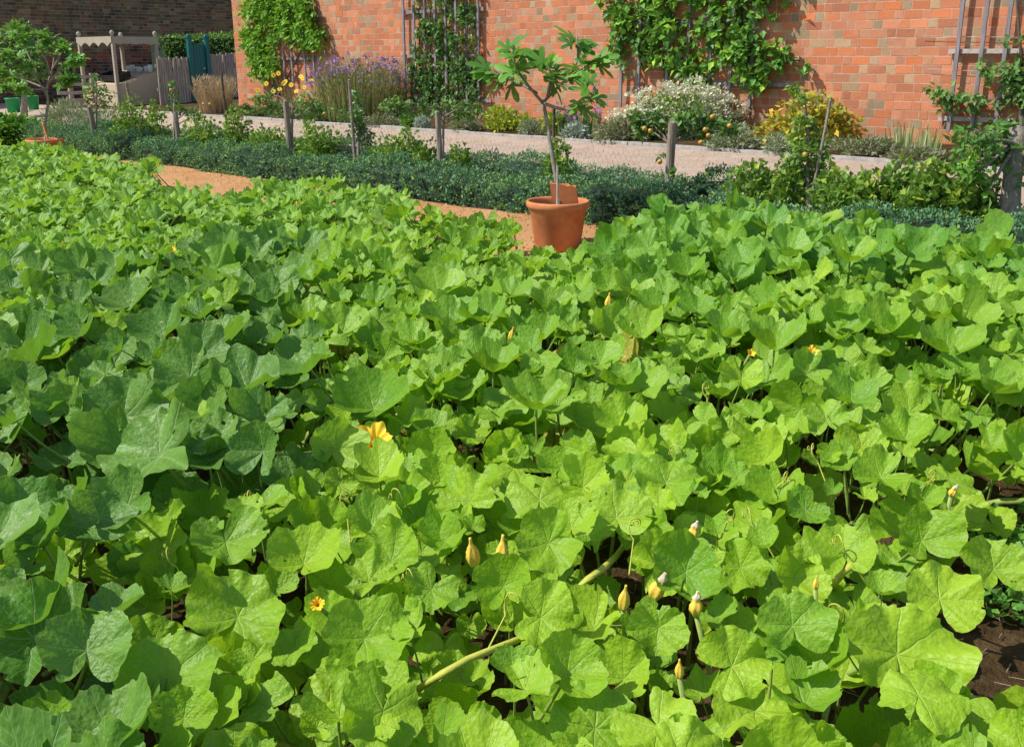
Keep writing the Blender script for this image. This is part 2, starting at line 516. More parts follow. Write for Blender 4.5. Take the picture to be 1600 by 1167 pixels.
# the long sunlit wall: local x runs towards decreasing u, its face looks back into the garden
o = P(U_END, S_WALL); o.z = gz(S_WALL)
brick_wall('brick_wall', 'long sunlit orange brick garden wall with climbers trained on its face', o, 22.5, -.25, 2.75, .1015, .212, .110,
           RED, BUFF, (MAT['brick'], MAT['mortar']), .42, PSI - PI / 2, band_r)
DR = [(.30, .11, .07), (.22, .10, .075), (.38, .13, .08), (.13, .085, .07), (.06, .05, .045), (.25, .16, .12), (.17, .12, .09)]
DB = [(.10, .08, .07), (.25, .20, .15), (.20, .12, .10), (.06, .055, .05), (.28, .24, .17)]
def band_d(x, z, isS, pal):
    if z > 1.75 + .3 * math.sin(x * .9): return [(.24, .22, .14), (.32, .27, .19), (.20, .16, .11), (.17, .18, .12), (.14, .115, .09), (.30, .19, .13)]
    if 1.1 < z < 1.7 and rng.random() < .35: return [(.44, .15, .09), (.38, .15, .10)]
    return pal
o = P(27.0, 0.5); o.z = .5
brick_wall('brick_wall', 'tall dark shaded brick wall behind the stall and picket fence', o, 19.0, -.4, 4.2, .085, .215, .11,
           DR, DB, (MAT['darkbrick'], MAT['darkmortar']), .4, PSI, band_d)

# ------------------------------------------------------------------ foliage clouds
def kites(C, A, Nn, L, W, fold=.12):
    """leaf kites at C, along A, facing Nn, length L, width W"""
    n = len(C)
    A = A / np.maximum(np.linalg.norm(A, axis=1, keepdims=True), 1e-6)
    B = np.cross(Nn, A); B /= np.maximum(np.linalg.norm(B, axis=1, keepdims=True), 1e-6)
    Nn = np.cross(A, B)
    L = L[:, None]; W = W[:, None]
    V = np.zeros((n, 6, 3))
    V[:, 0] = C
    V[:, 1] = C + A * L * .42 + B * W * .5 + Nn * W * fold
    V[:, 2] = C + A * L - Nn * L * .10
    V[:, 3] = C + A * L * .42 - B * W * .5 + Nn * W * fold
    V[:, 4] = C + A * L * .45
    V[:, 5] = C + A * L * .45
    V = V[:, :5]
    b = (np.arange(n) * 5)[:, None]
    Q = np.concatenate([b + np.array([[0, 4, 2, 1]]), b + np.array([[0, 3, 2, 4]])])
    return V.reshape(-1, 3), Q

def rand_unit(n):
    v = rng.normal(size=(n, 3)); return v / np.linalg.norm(v, axis=1, keepdims=True)

def leaf_cloud(name, C, outdir, size, aspect, mat, parent=None, up=.5, rnd=.8, droop=0.0, var=None, szvar=.3):
    C = np.asarray(C, float); n = len(C)
    outdir = np.asarray(outdir, float)
    A = outdir + rand_unit(n) * rnd + np.array([0, 0, -droop])
    Nn = np.array([[0, 0, up]]) + outdir * .5 + rand_unit(n) * rnd
    L = size * rng.uniform(1 - szvar, 1 + szvar, n)
    V, Q = kites(C, A, Nn, L, L * aspect)
    if var is None: var = rng.random(n)
    if parent is not None and parent.type == 'EMPTY':
        M = np.array(parent.matrix_basis.inverted())
        V = V @ M[:3, :3].T + M[:3, 3]
    me = quads_mesh(name, V, Q, mat, {'var': np.repeat(var, 5)})
    return link_mesh(name, me, parent)

def local(parent, p):
    return parent.matrix_basis.inverted() @ Vector(p)

def stems(name, lines, mat, parent, n=5):
    mb = MB()
    for pts, r0, r1 in lines:
        k = len(pts)
        mb.tube([local(parent, p) for p in pts], [r0 + (r1 - r0) * i / (k - 1) for i in range(k)], n, cap=False)
    return mb.build(name, mat, parent, True)

FG = {
 'box':   foliage('box_leaf', [(.030, .080, .046), (.046, .112, .060), (.070, .145, .066), (.16, .24, .05)], .18, rough=.5, spec=.22, gain=2.2),
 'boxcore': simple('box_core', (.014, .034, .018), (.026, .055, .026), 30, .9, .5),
 'apple': foliage('apple_leaf', [(.035, .085, .022), (.06, .135, .03), (.10, .19, .05), (.17, .26, .06)], .28),
 'currant': foliage('currant_leaf', [(.05, .11, .02), (.085, .17, .025), (.14, .23, .03), (.25, .30, .035)], .30),
 'fig':   foliage('fig_leaf', gain=2.3, cols=[(.035, .10, .018), (.06, .155, .022), (.10, .21, .03)], trans=.30),
 'vine':  foliage('vine_leaf', [(.075, .19, .018), (.12, .27, .022), (.20, .36, .03)], .35),
 'pear':  foliage('pear_leaf', [(.022, .065, .018), (.04, .105, .024), (.065, .15, .03), (.11, .20, .04)], .22, rough=.4, spec=.35),
 'plum':  foliage('plum_leaf', gain=2.15, cols=[(.030, .085, .016), (.055, .14, .022), (.09, .20, .025), (.22, .34, .025)], trans=.28, rough=.42),
 'lav':   foliage('lavender_leaf', [(.13, .16, .09), (.19, .21, .13), (.24, .25, .18)], .2),
 'heath': foliage('heath_leaf', [(.10, .09, .06), (.14, .13, .075), (.17, .16, .11), (.13, .17, .07)], .2),
 'silver': foliage('silver_leaf', [(.24, .30, .24), (.33, .39, .33), (.40, .45, .40)], .15, gain=1.3),
 'dkshrub': foliage('dark_shrub_leaf', [(.03, .06, .02), (.05, .10, .028), (.09, .14, .04)], .2),
 'yelgreen': foliage('yellow_green_leaf', [(.16, .24, .02), (.30, .36, .025), (.46, .46, .03)], .35, gain=1.4),
 'gold':  foliage('golden_leaf', [(.10, .19, .02), (.20, .27, .025), (.42, .40, .03), (.66, .50, .04), (.66, .38, .04)], .35, (.6, .5, .03), gain=1.2),
 'white': foliage('white_petal', [(.74, .72, .48), (.82, .80, .58), (.84, .83, .68)], .35, (.84, .82, .6), gain=1.0),
 'purple': foliage('purple_petal', [(.22, .12, .36), (.32, .20, .44), (.42, .28, .46)], .25, (.3, .18, .42), gain=1.3),
 'grass': foliage('dry_grass_blade', [(.30, .20, .10), (.42, .30, .16), (.50, .36, .22), (.46, .28, .20)], .3, (.5, .36, .18), gain=1.25),
 'meadow': foliage('meadow_stem', [(.08, .13, .03), (.12, .17, .04), (.19, .20, .07), (.25, .18, .10)], .25, (.3, .26, .08)),
 'iris':  foliage('iris_blade', [(.22, .36, .12), (.34, .44, .20), (.62, .56, .34)], .35, gain=1.3),
 'dahlia': foliage('dahlia_leaf', [(.045, .14, .015), (.075, .205, .02), (.13, .28, .025)], .3),
 'hedge': foliage('hedge_leaf', [(.03, .085, .015), (.06, .135, .02), (.12, .21, .025)], .25),
 'weed':  foliage('weed_leaf', [(.04, .13, .02), (.07, .18, .025), (.11, .23, .03)], .3),
}

# box hedges: tufts of small leaves over a dark core
def hedge(label, u0, u1, s0, s1, h, dens, seed, wob=.03):
    r = np.random.default_rng(seed)
    L = u1 - u0; W = s1 - s0
    per = W + 2 * h
    n = int(L * per * dens)
    uu = r.uniform(u0, u1, n); q = r.uniform(0, per, n)
    bump = .05 * np.sin(uu * 2.3 + seed) + .035 * np.sin(uu * 6.1 + 1.3 * seed) + .03 * np.sin(uu * 11.7)
    pu = []; out = []
    S = np.where(q < h, s0, np.where(q < h + W, s0 + (q - h), s1))
    H = np.where(q < h, q, np.where(q < h + W, h, q - h - W))
    on = np.stack([np.where(q < h, -1.0, np.where(q < h + W, 0, 1.0)), np.where((q >= h) & (q < h + W), 1.0, .15)], 1)
    # round the shoulders and swell along the run
    edge = np.clip(np.minimum(np.abs(q - h), np.abs(q - h - W)) / .10, 0, 1)
    shrink = (1 - edge) * .045
    S = S - on[:, 0] * shrink + on[:, 0] * bump * .5
    H = H - on[:, 1] * shrink * 1.0 + np.where(on[:, 1] > .5, bump * .9, 0) + r.normal(0, .012, n)
    H = np.maximum(H, .01)
    cx = S * C1 - uu * S1; cy = S * S1 + uu * C1; cz = G_ * S + H
    C = np.stack([cx, cy, cz], 1)
    O = np.stack([on[:, 0] * C1, on[:, 0] * S1, on[:, 1]], 1)
    k = 9
    Cn = np.repeat(C, k, axis=0); On = np.repeat(O, k, axis=0)
    m = len(Cn)
    lift = np.tile(np.linspace(-.02, .03, k), n)
    Cn = Cn + On * lift[:, None] + r.normal(0, .009, (m, 3))
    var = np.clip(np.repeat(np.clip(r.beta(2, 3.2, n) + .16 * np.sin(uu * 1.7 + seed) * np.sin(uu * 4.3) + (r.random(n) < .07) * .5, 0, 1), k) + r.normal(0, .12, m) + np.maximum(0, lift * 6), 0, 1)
    A = On * .8 + rand_unit(m) * .9 + np.array([0, 0, .25]); Nn = On * .6 + rand_unit(m) * .8 + np.array([0, 0, .3])
    Ls = r.uniform(.018, .032, m)
    V, Q = kites(Cn, A, Nn, Ls, Ls * .58)
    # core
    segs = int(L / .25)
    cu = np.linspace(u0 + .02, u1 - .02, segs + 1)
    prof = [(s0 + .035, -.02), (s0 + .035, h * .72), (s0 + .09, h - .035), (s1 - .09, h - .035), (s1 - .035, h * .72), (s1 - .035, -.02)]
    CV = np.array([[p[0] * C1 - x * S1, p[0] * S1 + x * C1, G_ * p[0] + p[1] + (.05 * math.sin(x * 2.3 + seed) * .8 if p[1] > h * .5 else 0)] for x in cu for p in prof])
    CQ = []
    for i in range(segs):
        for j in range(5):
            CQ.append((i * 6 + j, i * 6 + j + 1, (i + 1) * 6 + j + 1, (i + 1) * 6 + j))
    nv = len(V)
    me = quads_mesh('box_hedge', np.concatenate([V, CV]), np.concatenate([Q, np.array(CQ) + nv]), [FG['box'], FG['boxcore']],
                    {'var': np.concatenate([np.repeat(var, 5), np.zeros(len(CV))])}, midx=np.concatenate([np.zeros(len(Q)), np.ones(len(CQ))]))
    o = link_mesh('box_hedge', me)
    return setp(o, label, 'hedge')

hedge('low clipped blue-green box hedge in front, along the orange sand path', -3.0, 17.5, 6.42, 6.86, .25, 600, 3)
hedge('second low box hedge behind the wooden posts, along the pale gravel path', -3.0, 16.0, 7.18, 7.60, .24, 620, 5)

# ------------------------------------------------------------------ generic plants
def ball_points(n, c, rx, ry, rz, lumps=6, hollow=.45, seed=None):
    """points through an uneven dome made of lumps"""
    r = rng
    lc = rand_unit(lumps) * np.array([rx, ry, rz]) * .55
    lc[:, 2] = np.abs(lc[:, 2]) * 1.0
    which = r.integers(0, lumps + 1, n)
    d = rand_unit(n)
    rad = r.uniform(hollow, 1.0, n) ** .6
    pts = np.zeros((n, 3))
    for i in range(n):
        if which[i] == lumps:
            pts[i] = d[i] * rad[i] * np.array([rx, ry, rz]) * .8
        else:
            pts[i] = lc[which[i]] + d[i] * rad[i] * np.array([rx, ry, rz]) * .52
    pts[:, 2] = np.abs(pts[:, 2])
    out = pts / np.array([rx, ry, rz]); out /= np.maximum(np.linalg.norm(out, axis=1, keepdims=True), 1e-5)
    return pts + np.array(c), out

def pxm(px, t): return px * t / 1540.0

def mound(name, label, cat, px, s, wpx, top, mat, size, n, aspect=.5, group=None, lumps=7, up=.4, rnd=.8, droop=0, stemmat='darkbark', depth=.8):
    b = Sp(px, s, 0)
    t = proj(b)[2]
    rx = pxm(wpx, t) / 2
    hgt = max(.08, zat(top, t) - b.z)
    root = empty(name, b, label, cat, group)
    pts, out = ball_points(n, (b.x, b.y, b.z + .02), rx, rx * depth, hgt, lumps)
    # inward-facing random depth
    leaf_cloud('foliage', pts, out, size, aspect, mat, root, up, rnd, droop)
    ln = []
    for k in range(9):
        q = pts[rng.integers(n)]
        base = Vector((b.x + random.uniform(-.2, .2) * rx, b.y + random.uniform(-.2, .2) * rx, b.z - .01))
        ln.append(([base, base.lerp(Vector(q), .55) + Vector((0, 0, .04)), Vector(q)], .007, .003))
    stems('stems', ln, MAT[stemmat], root, 4)
    return root

def blades(name, base, n, rx, hgt, spread, mat, parent, width=.006, var=None, bend=.35, tipdrop=0.0):
    V = []; Q = []; va = []
    k = 4
    for i in range(n):
        an = rng.uniform(0, 2 * PI); rr = rx * math.sqrt(rng.random())
        b = np.array([base.x + rr * .5 * math.cos(an), base.y + rr * .5 * math.sin(an), base.z - .01])
        h = hgt * rng.uniform(.55, 1.05)
        lean = rng.uniform(.2, 1) * spread
        dirv = np.array([math.cos(an), math.sin(an), 0]) + rng.normal(0, .25, 3) * np.array([1, 1, 0])
        side = np.array([-math.sin(an), math.cos(an), 0]) * .6 + np.array([rng.normal(), rng.normal(), 0]) * .6
        side /= np.linalg.norm(side)
        o = len(V)
        for j in range(k):
            f = j / (k - 1)
            p = b + dirv * lean * h * (f ** (1 + bend * 2)) + np.array([0, 0, h * (f - tipdrop * f * f)])
            ww = width * (1 - f * .75)
            V.append(p - side * ww / 2); V.append(p + side * ww / 2)
        for j in range(k - 1):
            Q.append((o + 2 * j, o + 2 * j + 1, o + 2 * j + 3, o + 2 * j + 2))
        va += [rng.random()] * (2 * k)
    V = np.array(V)
    M = np.array(parent.matrix_basis.inverted()); V = V @ M[:3, :3].T + M[:3, 3]
    return link_mesh(name, quads_mesh(name, V, np.array(Q), mat, {'var': np.array(va)}), parent)

def disc_flower_mesh(r, petals, mp, me_):
    mb = MB()
    for k in range(petals):
        a = 2 * PI * k / petals
        w = PI / petals * 1.0
        mb.add([(0, 0, .001), (math.cos(a - w) * r * .6, math.sin(a - w) * r * .6, .1 * r), (math.cos(a) * r, math.sin(a) * r, .05 * r), (math.cos(a + w) * r * .6, math.sin(a + w) * r * .6, .1 * r)], [(0, 1, 2, 3)])
    mb.lathe([(0.001, .22 * r), (.18 * r, .18 * r), (.26 * r, .06 * r)], 8, 1)
    return mb.mesh('flower', [mp, me_])

def branch_path(a, b, k=5, wob=.06, sag=0):
    a = Vector(a); b = Vector(b); L = (b - a).length
    pts = []
    for i in range(k):
        f = i / (k - 1)
        p = a.lerp(b, f)
        if 0 < i < k - 1:
            p += Vector((random.gauss(0, wob), random.gauss(0, wob), random.gauss(0, wob))) * L
        p.z -= sag * math.sin(PI * f)
        pts.append(p)
    return pts

# ------------------------------------------------------------------ wall climbers and trellises
def in_poly(x, y, poly):
    c = False; n = len(poly); j = n - 1
    for i in range(n):
        xi, yi = poly[i]; xj, yj = poly[j]
        if (yi > y) != (yj > y) and x < (xj - xi) * (y - yi) / (yj - yi) + xi: c = not c
        j = i
    return c

def trellis(label, xs, ytop, ybot, rails, mat, railmat, rpad=8, group=None):
    base = Wp(xs[0], ybot, .06)
    root = empty('trellis', base, label, 'trellis', group, PSI - PI / 2)
    for x in xs:
        p = Wp(x, ybot, .085)
        lp = local(root, p)
        h = 2.72 + gz(S_WALL) - p.z if ytop < 0 else Wp(x, ytop, .085).z - p.z
        mb = MB(); mb.box((lp.x, lp.y, lp.z + h / 2), .042, .026, h)
        mb.build('batten', mat, root)
    for y, xa, xb in rails:
        a = local(root, Wp(xa, y, .05)); b = local(root, Wp(xb, y, .05))
        z = (a.z + b.z) / 2 if abs(a.z - b.z) > .4 else local(root, Wp((xa + xb) / 2, y, .05)).z
        mb = MB(); mb.box(((a.x + b.x) / 2, a.y, z), abs(b.x - a.x), .032, .05)
        mb.build('rail', railmat, root)
    return root

def climber(label, cat, polys, holes, mat, size, clumps, per, trunkpx, limbs, barkmat='darkbark', aspect=.62, offs=(.05, .26), name='wall_shrub', spread=14):
    base = Wp(trunkpx[0], trunkpx[1], .12); base.z = gz(S_WALL)
    root = empty(name, base, label, cat, None)
    xs = [p[0] for q in polys for p in q]; ys = [p[1] for q in polys for p in q]
    C = []; O = []; V = []
    cnt = 0; tries = 0
    while cnt < clumps and tries < clumps * 60:
        tries += 1
        x = random.uniform(min(xs), max(xs)); y = random.uniform(min(ys), max(ys))
        if not any(in_poly(x, y, q) for q in polys): continue
        if any((x - hx) ** 2 / rx ** 2 + (y - hy) ** 2 / ry ** 2 < 1 for hx, hy, rx, ry in holes): continue
        cnt += 1
        of = random.uniform(*offs)
        c = Wp(x, y, of)
        t = proj(c)[2]
        sp = pxm(spread, t)
        cv = random.betavariate(2, 2.6)
        for k in range(per):
            q = np.array(c) + rng.normal(0, .42, 3) * sp
            sdist = S_WALL - (q[0] * C1 + q[1] * S1)
            if sdist < .03:
                q = q - np.array([C1, S1, 0]) * (.03 - sdist + random.uniform(0, .03))
            C.append(q); O.append((-C1 * .6, -S1 * .6, .15)); V.append(min(1, max(0, cv + random.gauss(0, .16))))
    leaf_cloud('foliage', np.array(C), np.array(O), size, aspect, mat, root, .55, .75, .55, np.array(V))
    ln = []
    for path in limbs:
        pts = [Wp(x, y, .07 + .03 * random.random()) for x, y in path]
        ln.append((pts, .022 if len(path) > 2 else .014, .007))
    if ln: stems('branches', ln, MAT[barkmat], root, 6)
    return root

# 1: bright green climber near the wall's end
trellis('grey trellis half hidden behind the bright green climber at the far wall end', [432, 446, 458, 478, 492], -10, 128, [(92, 432, 500), (26, 470, 502)], MAT['greywood'], MAT['greywood'])
climber('dense bright lime-green climber on the wall beside the yellow flowers', 'climber',
        [[(377, 20), (400, -12), (415, -70), (450, -70), (470, -10), (490, 22), (506, 50), (505, 70), (488, 78), (470, 66), (450, 62), (434, 70), (430, 118), (404, 124), (392, 90), (380, 60)]],
        [(455, 88, 14, 22)], FG['vine'], .105, 300, 14, (425, 150), [[(425, 150), (430, 100), (428, 40), (420, -20)], [(435, 150), (470, 80), (495, 50)], [(430, 95), (400, 60)]], aspect=.6, spread=13)
# 2: dark pear in columns
trellis('tall grey wooden trellis carrying the dark green espalier of vertical columns', [634, 650, 666, 682, 698, 714, 730, 748], -10, 160, [(17, 626, 756), (88, 628, 752), (156, 650, 768)], MAT['greywood'], MAT['greywood'])
cols = []
for x in (655, 673, 690, 707, 724, 741):
    cols.append([(x - 5, -60), (x + 4, -60), (x + 5, 60), (x + 10, 164), (x - 10, 164), (x - 5, 80)])
cols += [[(640, 100), (690, 106), (768, 104), (768, 128), (700, 136), (640, 138)], [(650, 22), (676, 16), (680, 40), (655, 46)]]
climber('dark glossy green espalier grown in vertical columns on the tall trellis', 'espalier', cols, [(648, 30, 6, 26), (698, 30, 5, 14)], FG['pear'], .08, 330, 11, (700, 175),
        [[(700, 176), (700, 120), (698, 40), (696, -40)], [(690, 165), (672, 130), (672, 0)], [(705, 165), (728, 130), (730, 0)], [(680, 165), (655, 120), (655, 20)], [(712, 165), (745, 120), (743, 10)]], aspect=.6, spread=7.5, offs=(.03, .13))
# 3: broad fan in the middle right
trellis('dark slatted trellis mostly buried under the broad wall fruit tree', [969, 996, 1040, 1071, 1105, 1138, 1170], -10, 168, [(132, 1110, 1240), (36, 962, 1180)], MAT['greywood'], MAT['greywood'])
climber('broad fan-trained fruit tree spreading over the wall above the white flowers', 'fruit tree',
        [[(938, 0), (950, -60), (1230, -60), (1234, 10), (1222, 26), (1190, 40), (1196, 60), (1230, 72), (1262, 92), (1262, 108), (1235, 112), (1205, 105), (1196, 136), (1178, 140), (1165, 122), (1140, 128), (1110, 138), (1080, 130), (1062, 128), (1040, 100), (1030, 125), (1002, 128), (985, 118), (968, 92), (950, 70), (960, 50), (955, 20)]],
        [(1072, 10, 9, 20), (1205, 40, 22, 14), (1058, 20, 9, 8), (1040, 112, 9, 12), (1105, 95, 12, 9), (1020, 105, 7, 10), (1140, 60, 9, 7), (990, 95, 8, 9), (1185, 90, 8, 8), (1010, 40, 7, 8), (1098, 62, 7, 6), (1150, 108, 10, 7)], FG['plum'], .108, 285, 12, (1172, 180),
        [[(1172, 180), (1172, 110), (1160, 40), (1150, -40)], [(1040, 170), (1038, 100), (1030, 30), (1010, -30)], [(1172, 120), (1210, 95), (1250, 95)], [(1170, 110), (1130, 95), (1080, 110)], [(1038, 110), (1000, 60), (960, 20)], [(1165, 60), (1120, 30), (1090, -20)]], aspect=.7, spread=13, offs=(.04, .20))
# 4: tiered espalier at right
trellis('brown wooden trellis with open square bays at the right edge', [1481, 1518, 1554, 1592, 1628, 1664], -10, 206, [(80, 1482, 1690), (189, 1466, 1690)], MAT['greywood'], MAT['railwood'])
climber('sparse tiered espalier with leafy arms on the open trellis at the right', 'espalier',
        [[(1456, 140), (1480, 138), (1532, 150), (1532, 166), (1500, 172), (1470, 158)], [(1528, 100), (1560, 108), (1566, 122), (1540, 124)], [(1560, 60), (1680, 40), (1680, 70), (1590, 72)], [(1560, 100), (1700, 90), (1700, 170), (1600, 160), (1552, 168), (1556, 150), (1580, 130)], [(1500, 200), (1700, 180), (1700, 215), (1500, 215)]],
        [], FG['apple'], .085, 170, 12, (1600, 220), [[(1600, 220), (1598, 120), (1590, 20), (1585, -50)], [(1600, 150), (1540, 158), (1465, 148)], [(1598, 112), (1560, 112), (1532, 112)], [(1596, 60), (1570, 62)], [(1600, 150), (1690, 140)], [(1600, 110), (1690, 105)]], aspect=.55, spread=12)
# training wires on the wall
mb = MB()
for (xa, ya, xb, yb) in ((1440, 57, 1660, 60), (1450, 108, 1660, 118), (1450, 158, 1680, 172)):
    mb.tube([Wp(xa, ya, .04), Wp(xb, yb, .04)], .003, 5)
setp(mb.build('training_wires', MAT['steel']), 'thin horizontal steel training wires stretched across the wall at right', 'wire')

# ------------------------------------------------------------------ border plants in front of the long wall
# dry grass
b = Sp(338, 10.8); t = proj(b)[2]
r = empty('ornamental_grass', b, 'buff feathery ornamental grass clump at the end of the brick wall', 'grass')
blades('blades', b, 520, pxm(48, t), zat(120, t) - b.z, .42, FG['grass'], r, .012)
tips = []
for k in range(500):
    a = random.uniform(0, 2 * PI); rr = pxm(34, t) * random.random() ** .5
    tips.append((b.x + rr * math.cos(a), b.y + rr * math.sin(a), b.z + (zat(122, t) - b.z) * random.uniform(.55, 1.0)))
leaf_cloud('seed_heads', tips, np.tile([0, 0, 1.0], (500, 1)), .09, .18, FG['grass'], r, .1, .5)
mound('clipped_shrub', 'small rounded mid-green shrub at the gravel path beside the dry grass', 'shrub', 387, 10.75, 26, 164, FG['dkshrub'], .05, 420, .5)
# yellow daisies
b = Sp(470, 10.9); t = proj(b)[2]
r = empty('daisy_plant', b, 'loose plant with bright yellow daisy flowers below the lime climber', 'flower')
pts, out = ball_points(700, (b.x, b.y, b.z), pxm(120, t) / 2, .3, zat(148, t) - b.z, 8)
leaf_cloud('foliage', pts, out, .07, .35, FG['dkshrub'], r, .4, .9)
fm = disc_flower_mesh(.055, 9, MAT['yellowpetal'], MAT['flowereye'])
ln = []
for (fx, fy) in ((427, 118), (435, 115), (416, 131), (402, 141), (443, 131), (470, 120), (473, 123), (487, 127), (498, 131), (510, 130), (463, 143), (455, 133), (446, 128), (437, 140), (475, 137), (523, 128), (427, 143)):
    p = Dp(fx, fy, t + random.uniform(-.25, .2))
    f = link_mesh('flower', fm, r, local(r, p))
    f.rotation_euler = Euler((math.radians(62 + random.uniform(-20, 15)), 0, random.uniform(-.5, .3)))
    ln.append(([Vector((b.x + (p.x - b.x) * .4, b.y + (p.y - b.y) * .4, b.z)), p.lerp(Vector((b.x, b.y, p.z)), .15) - Vector((0, 0, .15)), p], .005, .003))
stems('stems', ln, MAT['petiole'], r, 4)
# verbena cloud
b = Sp(566, 11.1); t = proj(b)[2]
r = empty('verbena', b, 'tall airy verbena clump with a haze of small purple flowers', 'flower')
blades('stems', b, 900, pxm(130, t), zat(88, t) - b.z, .30, FG['meadow'], r, .011)
pts = []
for k in range(2200):
    a = random.uniform(0, 2 * PI); rr = pxm(76, t) * random.random() ** .5
    pts.append((b.x + rr * math.cos(a), b.y + rr * .5 * math.sin(a), b.z + (zat(100, t) - b.z) * random.uniform(.02, 1.0) * (1 - .35 * (rr / pxm(76, t)) ** 2)))
leaf_cloud('foliage', pts, np.tile([0, 0, 1.0], (len(pts), 1)), .10, .20, FG['meadow'], r, .1, .6, 0, rng.random(len(pts)) * .6)
pts = []
for k in range(150):
    a = random.uniform(0, 2 * PI); rr = pxm(84, t) * random.random() ** .5
    c = Vector((b.x + rr * math.cos(a), b.y + rr * .5 * math.sin(a), b.z + (zat(84, t) - b.z) * random.uniform(.62, 1.02) * (1 - .22 * (rr / pxm(84, t)) ** 2)))
    for j in range(11): pts.append(tuple(c + Vector((random.gauss(0, .022), random.gauss(0, .022), random.gauss(0, .014)))))
setp(leaf_cloud('flower_heads', pts, np.tile([0, 0, .5], (len(pts), 1)), .040, .8, FG['purple'], r, .6, .9), kind='stuff')
# low shrubs of the border front
LOW = [
 (405, 10.75, 46, 172, 'dkshrub', .045, 420, 'dark low mound shrub just right of the clipped round shrub'),
 (500, 10.48, 62, 170, 'dkshrub', .05, 600, 'low dark green border shrub under the yellow daisies'),
 (548, 10.48, 52, 168, 'dkshrub', .05, 520, 'low dark green shrub at the foot of the purple verbena, left one'),
 (600, 10.50, 70, 176, 'heath', .05, 700, 'brownish heathery mound at the foot of the purple verbena, right one'),
 (640, 10.48, 34, 180, 'weed', .05, 380, 'small fresh green mound left of the blue-silver tuft'),
 (662, 10.46, 30, 184, 'silver', .06, 330, 'blue-silver spiky tuft by the path below the dark espalier'),
 (722, 10.50, 66, 182, 'heath', .06, 700, 'olive-brown lavender mound behind the middle wooden post'),
 (792, 10.85, 88, 168, 'yelgreen', .075, 620, 'yellow-green leafy bush left of the potted fig crown'),
 (832, 10.50, 46, 188, 'lav', .05, 480, 'small greyish lavender mound behind the fig trunk'),
 (866, 10.9, 56, 178, 'yelgreen', .07, 420, 'yellow-green bush right behind the slender fig trunk'),
 (900, 10.46, 44, 192, 'silver', .06, 520, 'pale silver rounded tuft by the kerb under the purple spikes'),
 (968, 10.50, 92, 186, 'heath', .065, 1000, 'wide brownish heather mound left of the grey topped post'),
 (1012, 10.9, 60, 160, 'dkshrub', .07, 500, 'dark leafy shrub in front of the white flowers, behind the topped post'),
 (1148, 10.48, 94, 196, 'lav', .065, 1000, 'grey-green lavender mound below the white flowers'),
 (1222, 10.48, 80, 214, 'lav', .06, 800, 'low grey lavender mound below the golden bush'),
 (1345, 10.75, 130, 212, 'heath', .065, 1200, 'long grey-brown heather mound right of the golden bush'),
 (1440, 10.50, 110, 236, 'heath', .065, 900, 'grey heather mound in front of the pale iris blades'),
 (1540, 10.8, 120, 205, 'heath', .065, 700, 'heather mound half hidden by the thick-trunked tree at right'),
]
for (px, s, wpx, top, mk, sz, n, lab) in LOW:
    mound('border_shrub', lab, 'shrub', px, s, wpx, top, FG[mk], sz, int(n * 1.25), .3 if mk in ('lav', 'heath', 'silver') else .55, up=.4)
# purple salvia spikes
b = Sp(902, 11.05); t = proj(b)[2]
r = empty('salvia', b, 'cluster of upright violet-blue salvia spikes behind the silver tuft', 'flower')
blades('stems', b, 160, pxm(70, t), zat(176, t) - b.z, .2, FG['dkshrub'], r, .03)
pts = []
for k in range(26):
    x = b.x + random.uniform(-1, 1) * pxm(36, t); y = b.y + random.uniform(-.15, .15); zt = zat(random.uniform(158, 178), t)
    pts = [(x + random.gauss(0, .010), y + random.gauss(0, .010), zt - random.random() * .20) for j in range(30)]
    leaf_cloud('flower_spike', pts, np.tile([0, 0, .6], (len(pts), 1)), .030, .7, FG['purple'], r, .4, .9)
# white flowers
b = Sp(1066, 11.25); t = proj(b)[2]
r = empty('white_flower_bush', b, 'wide bush smothered in small creamy white flowers below the fruit tree', 'flower')
pts, out = ball_points(2600, (b.x, b.y, b.z), pxm(220, t) / 2, .45, zat(142, t) - b.z, 12)
leaf_cloud('foliage', pts, out, .075, .45, FG['currant'], r, .4, .9)
pts, out = ball_points(620, (b.x - .05, b.y, b.z + .02), pxm(222, t) / 2, .5, zat(130, t) - b.z, 12, .8)
keep = pts[:, 2] > b.z + .22
pts = pts[keep]; out = out[keep]
P2 = np.repeat(pts, 24, axis=0) + rng.normal(0, 1, (len(pts) * 24, 3)) * np.array([.048, .048, .020])
setp(leaf_cloud('flowers', P2, np.tile([0, -.2, .5], (len(P2), 1)), .036, .85, FG['white'], r, .8, .6), kind='stuff')
# golden bush
b = Sp(1262, 11.15); t = proj(b)[2]
r = mound('golden_bush', 'large-leaved golden yellow and orange bush against the brick wall', 'shrub', 1258, 11.15, 184, 150, FG['gold'], .095, 1300, .55, lumps=11, droop=.3, depth=.5)
# iris
b = Sp(1425, 11.3); t = proj(b)[2]
r = empty('iris_clump', b, 'pale sword-leaved iris clump at the bare foot of the wall', 'plant')
blades('blades', b, 70, pxm(90, t), zat(190, t) - b.z, .3, FG['iris'], r, .03, bend=.1)

# ------------------------------------------------------------------ stall, hurdle, gate and fence at the far end
def wall_frame(name, loc, label, cat): return empty(name, loc, label, cat, None, PSI)

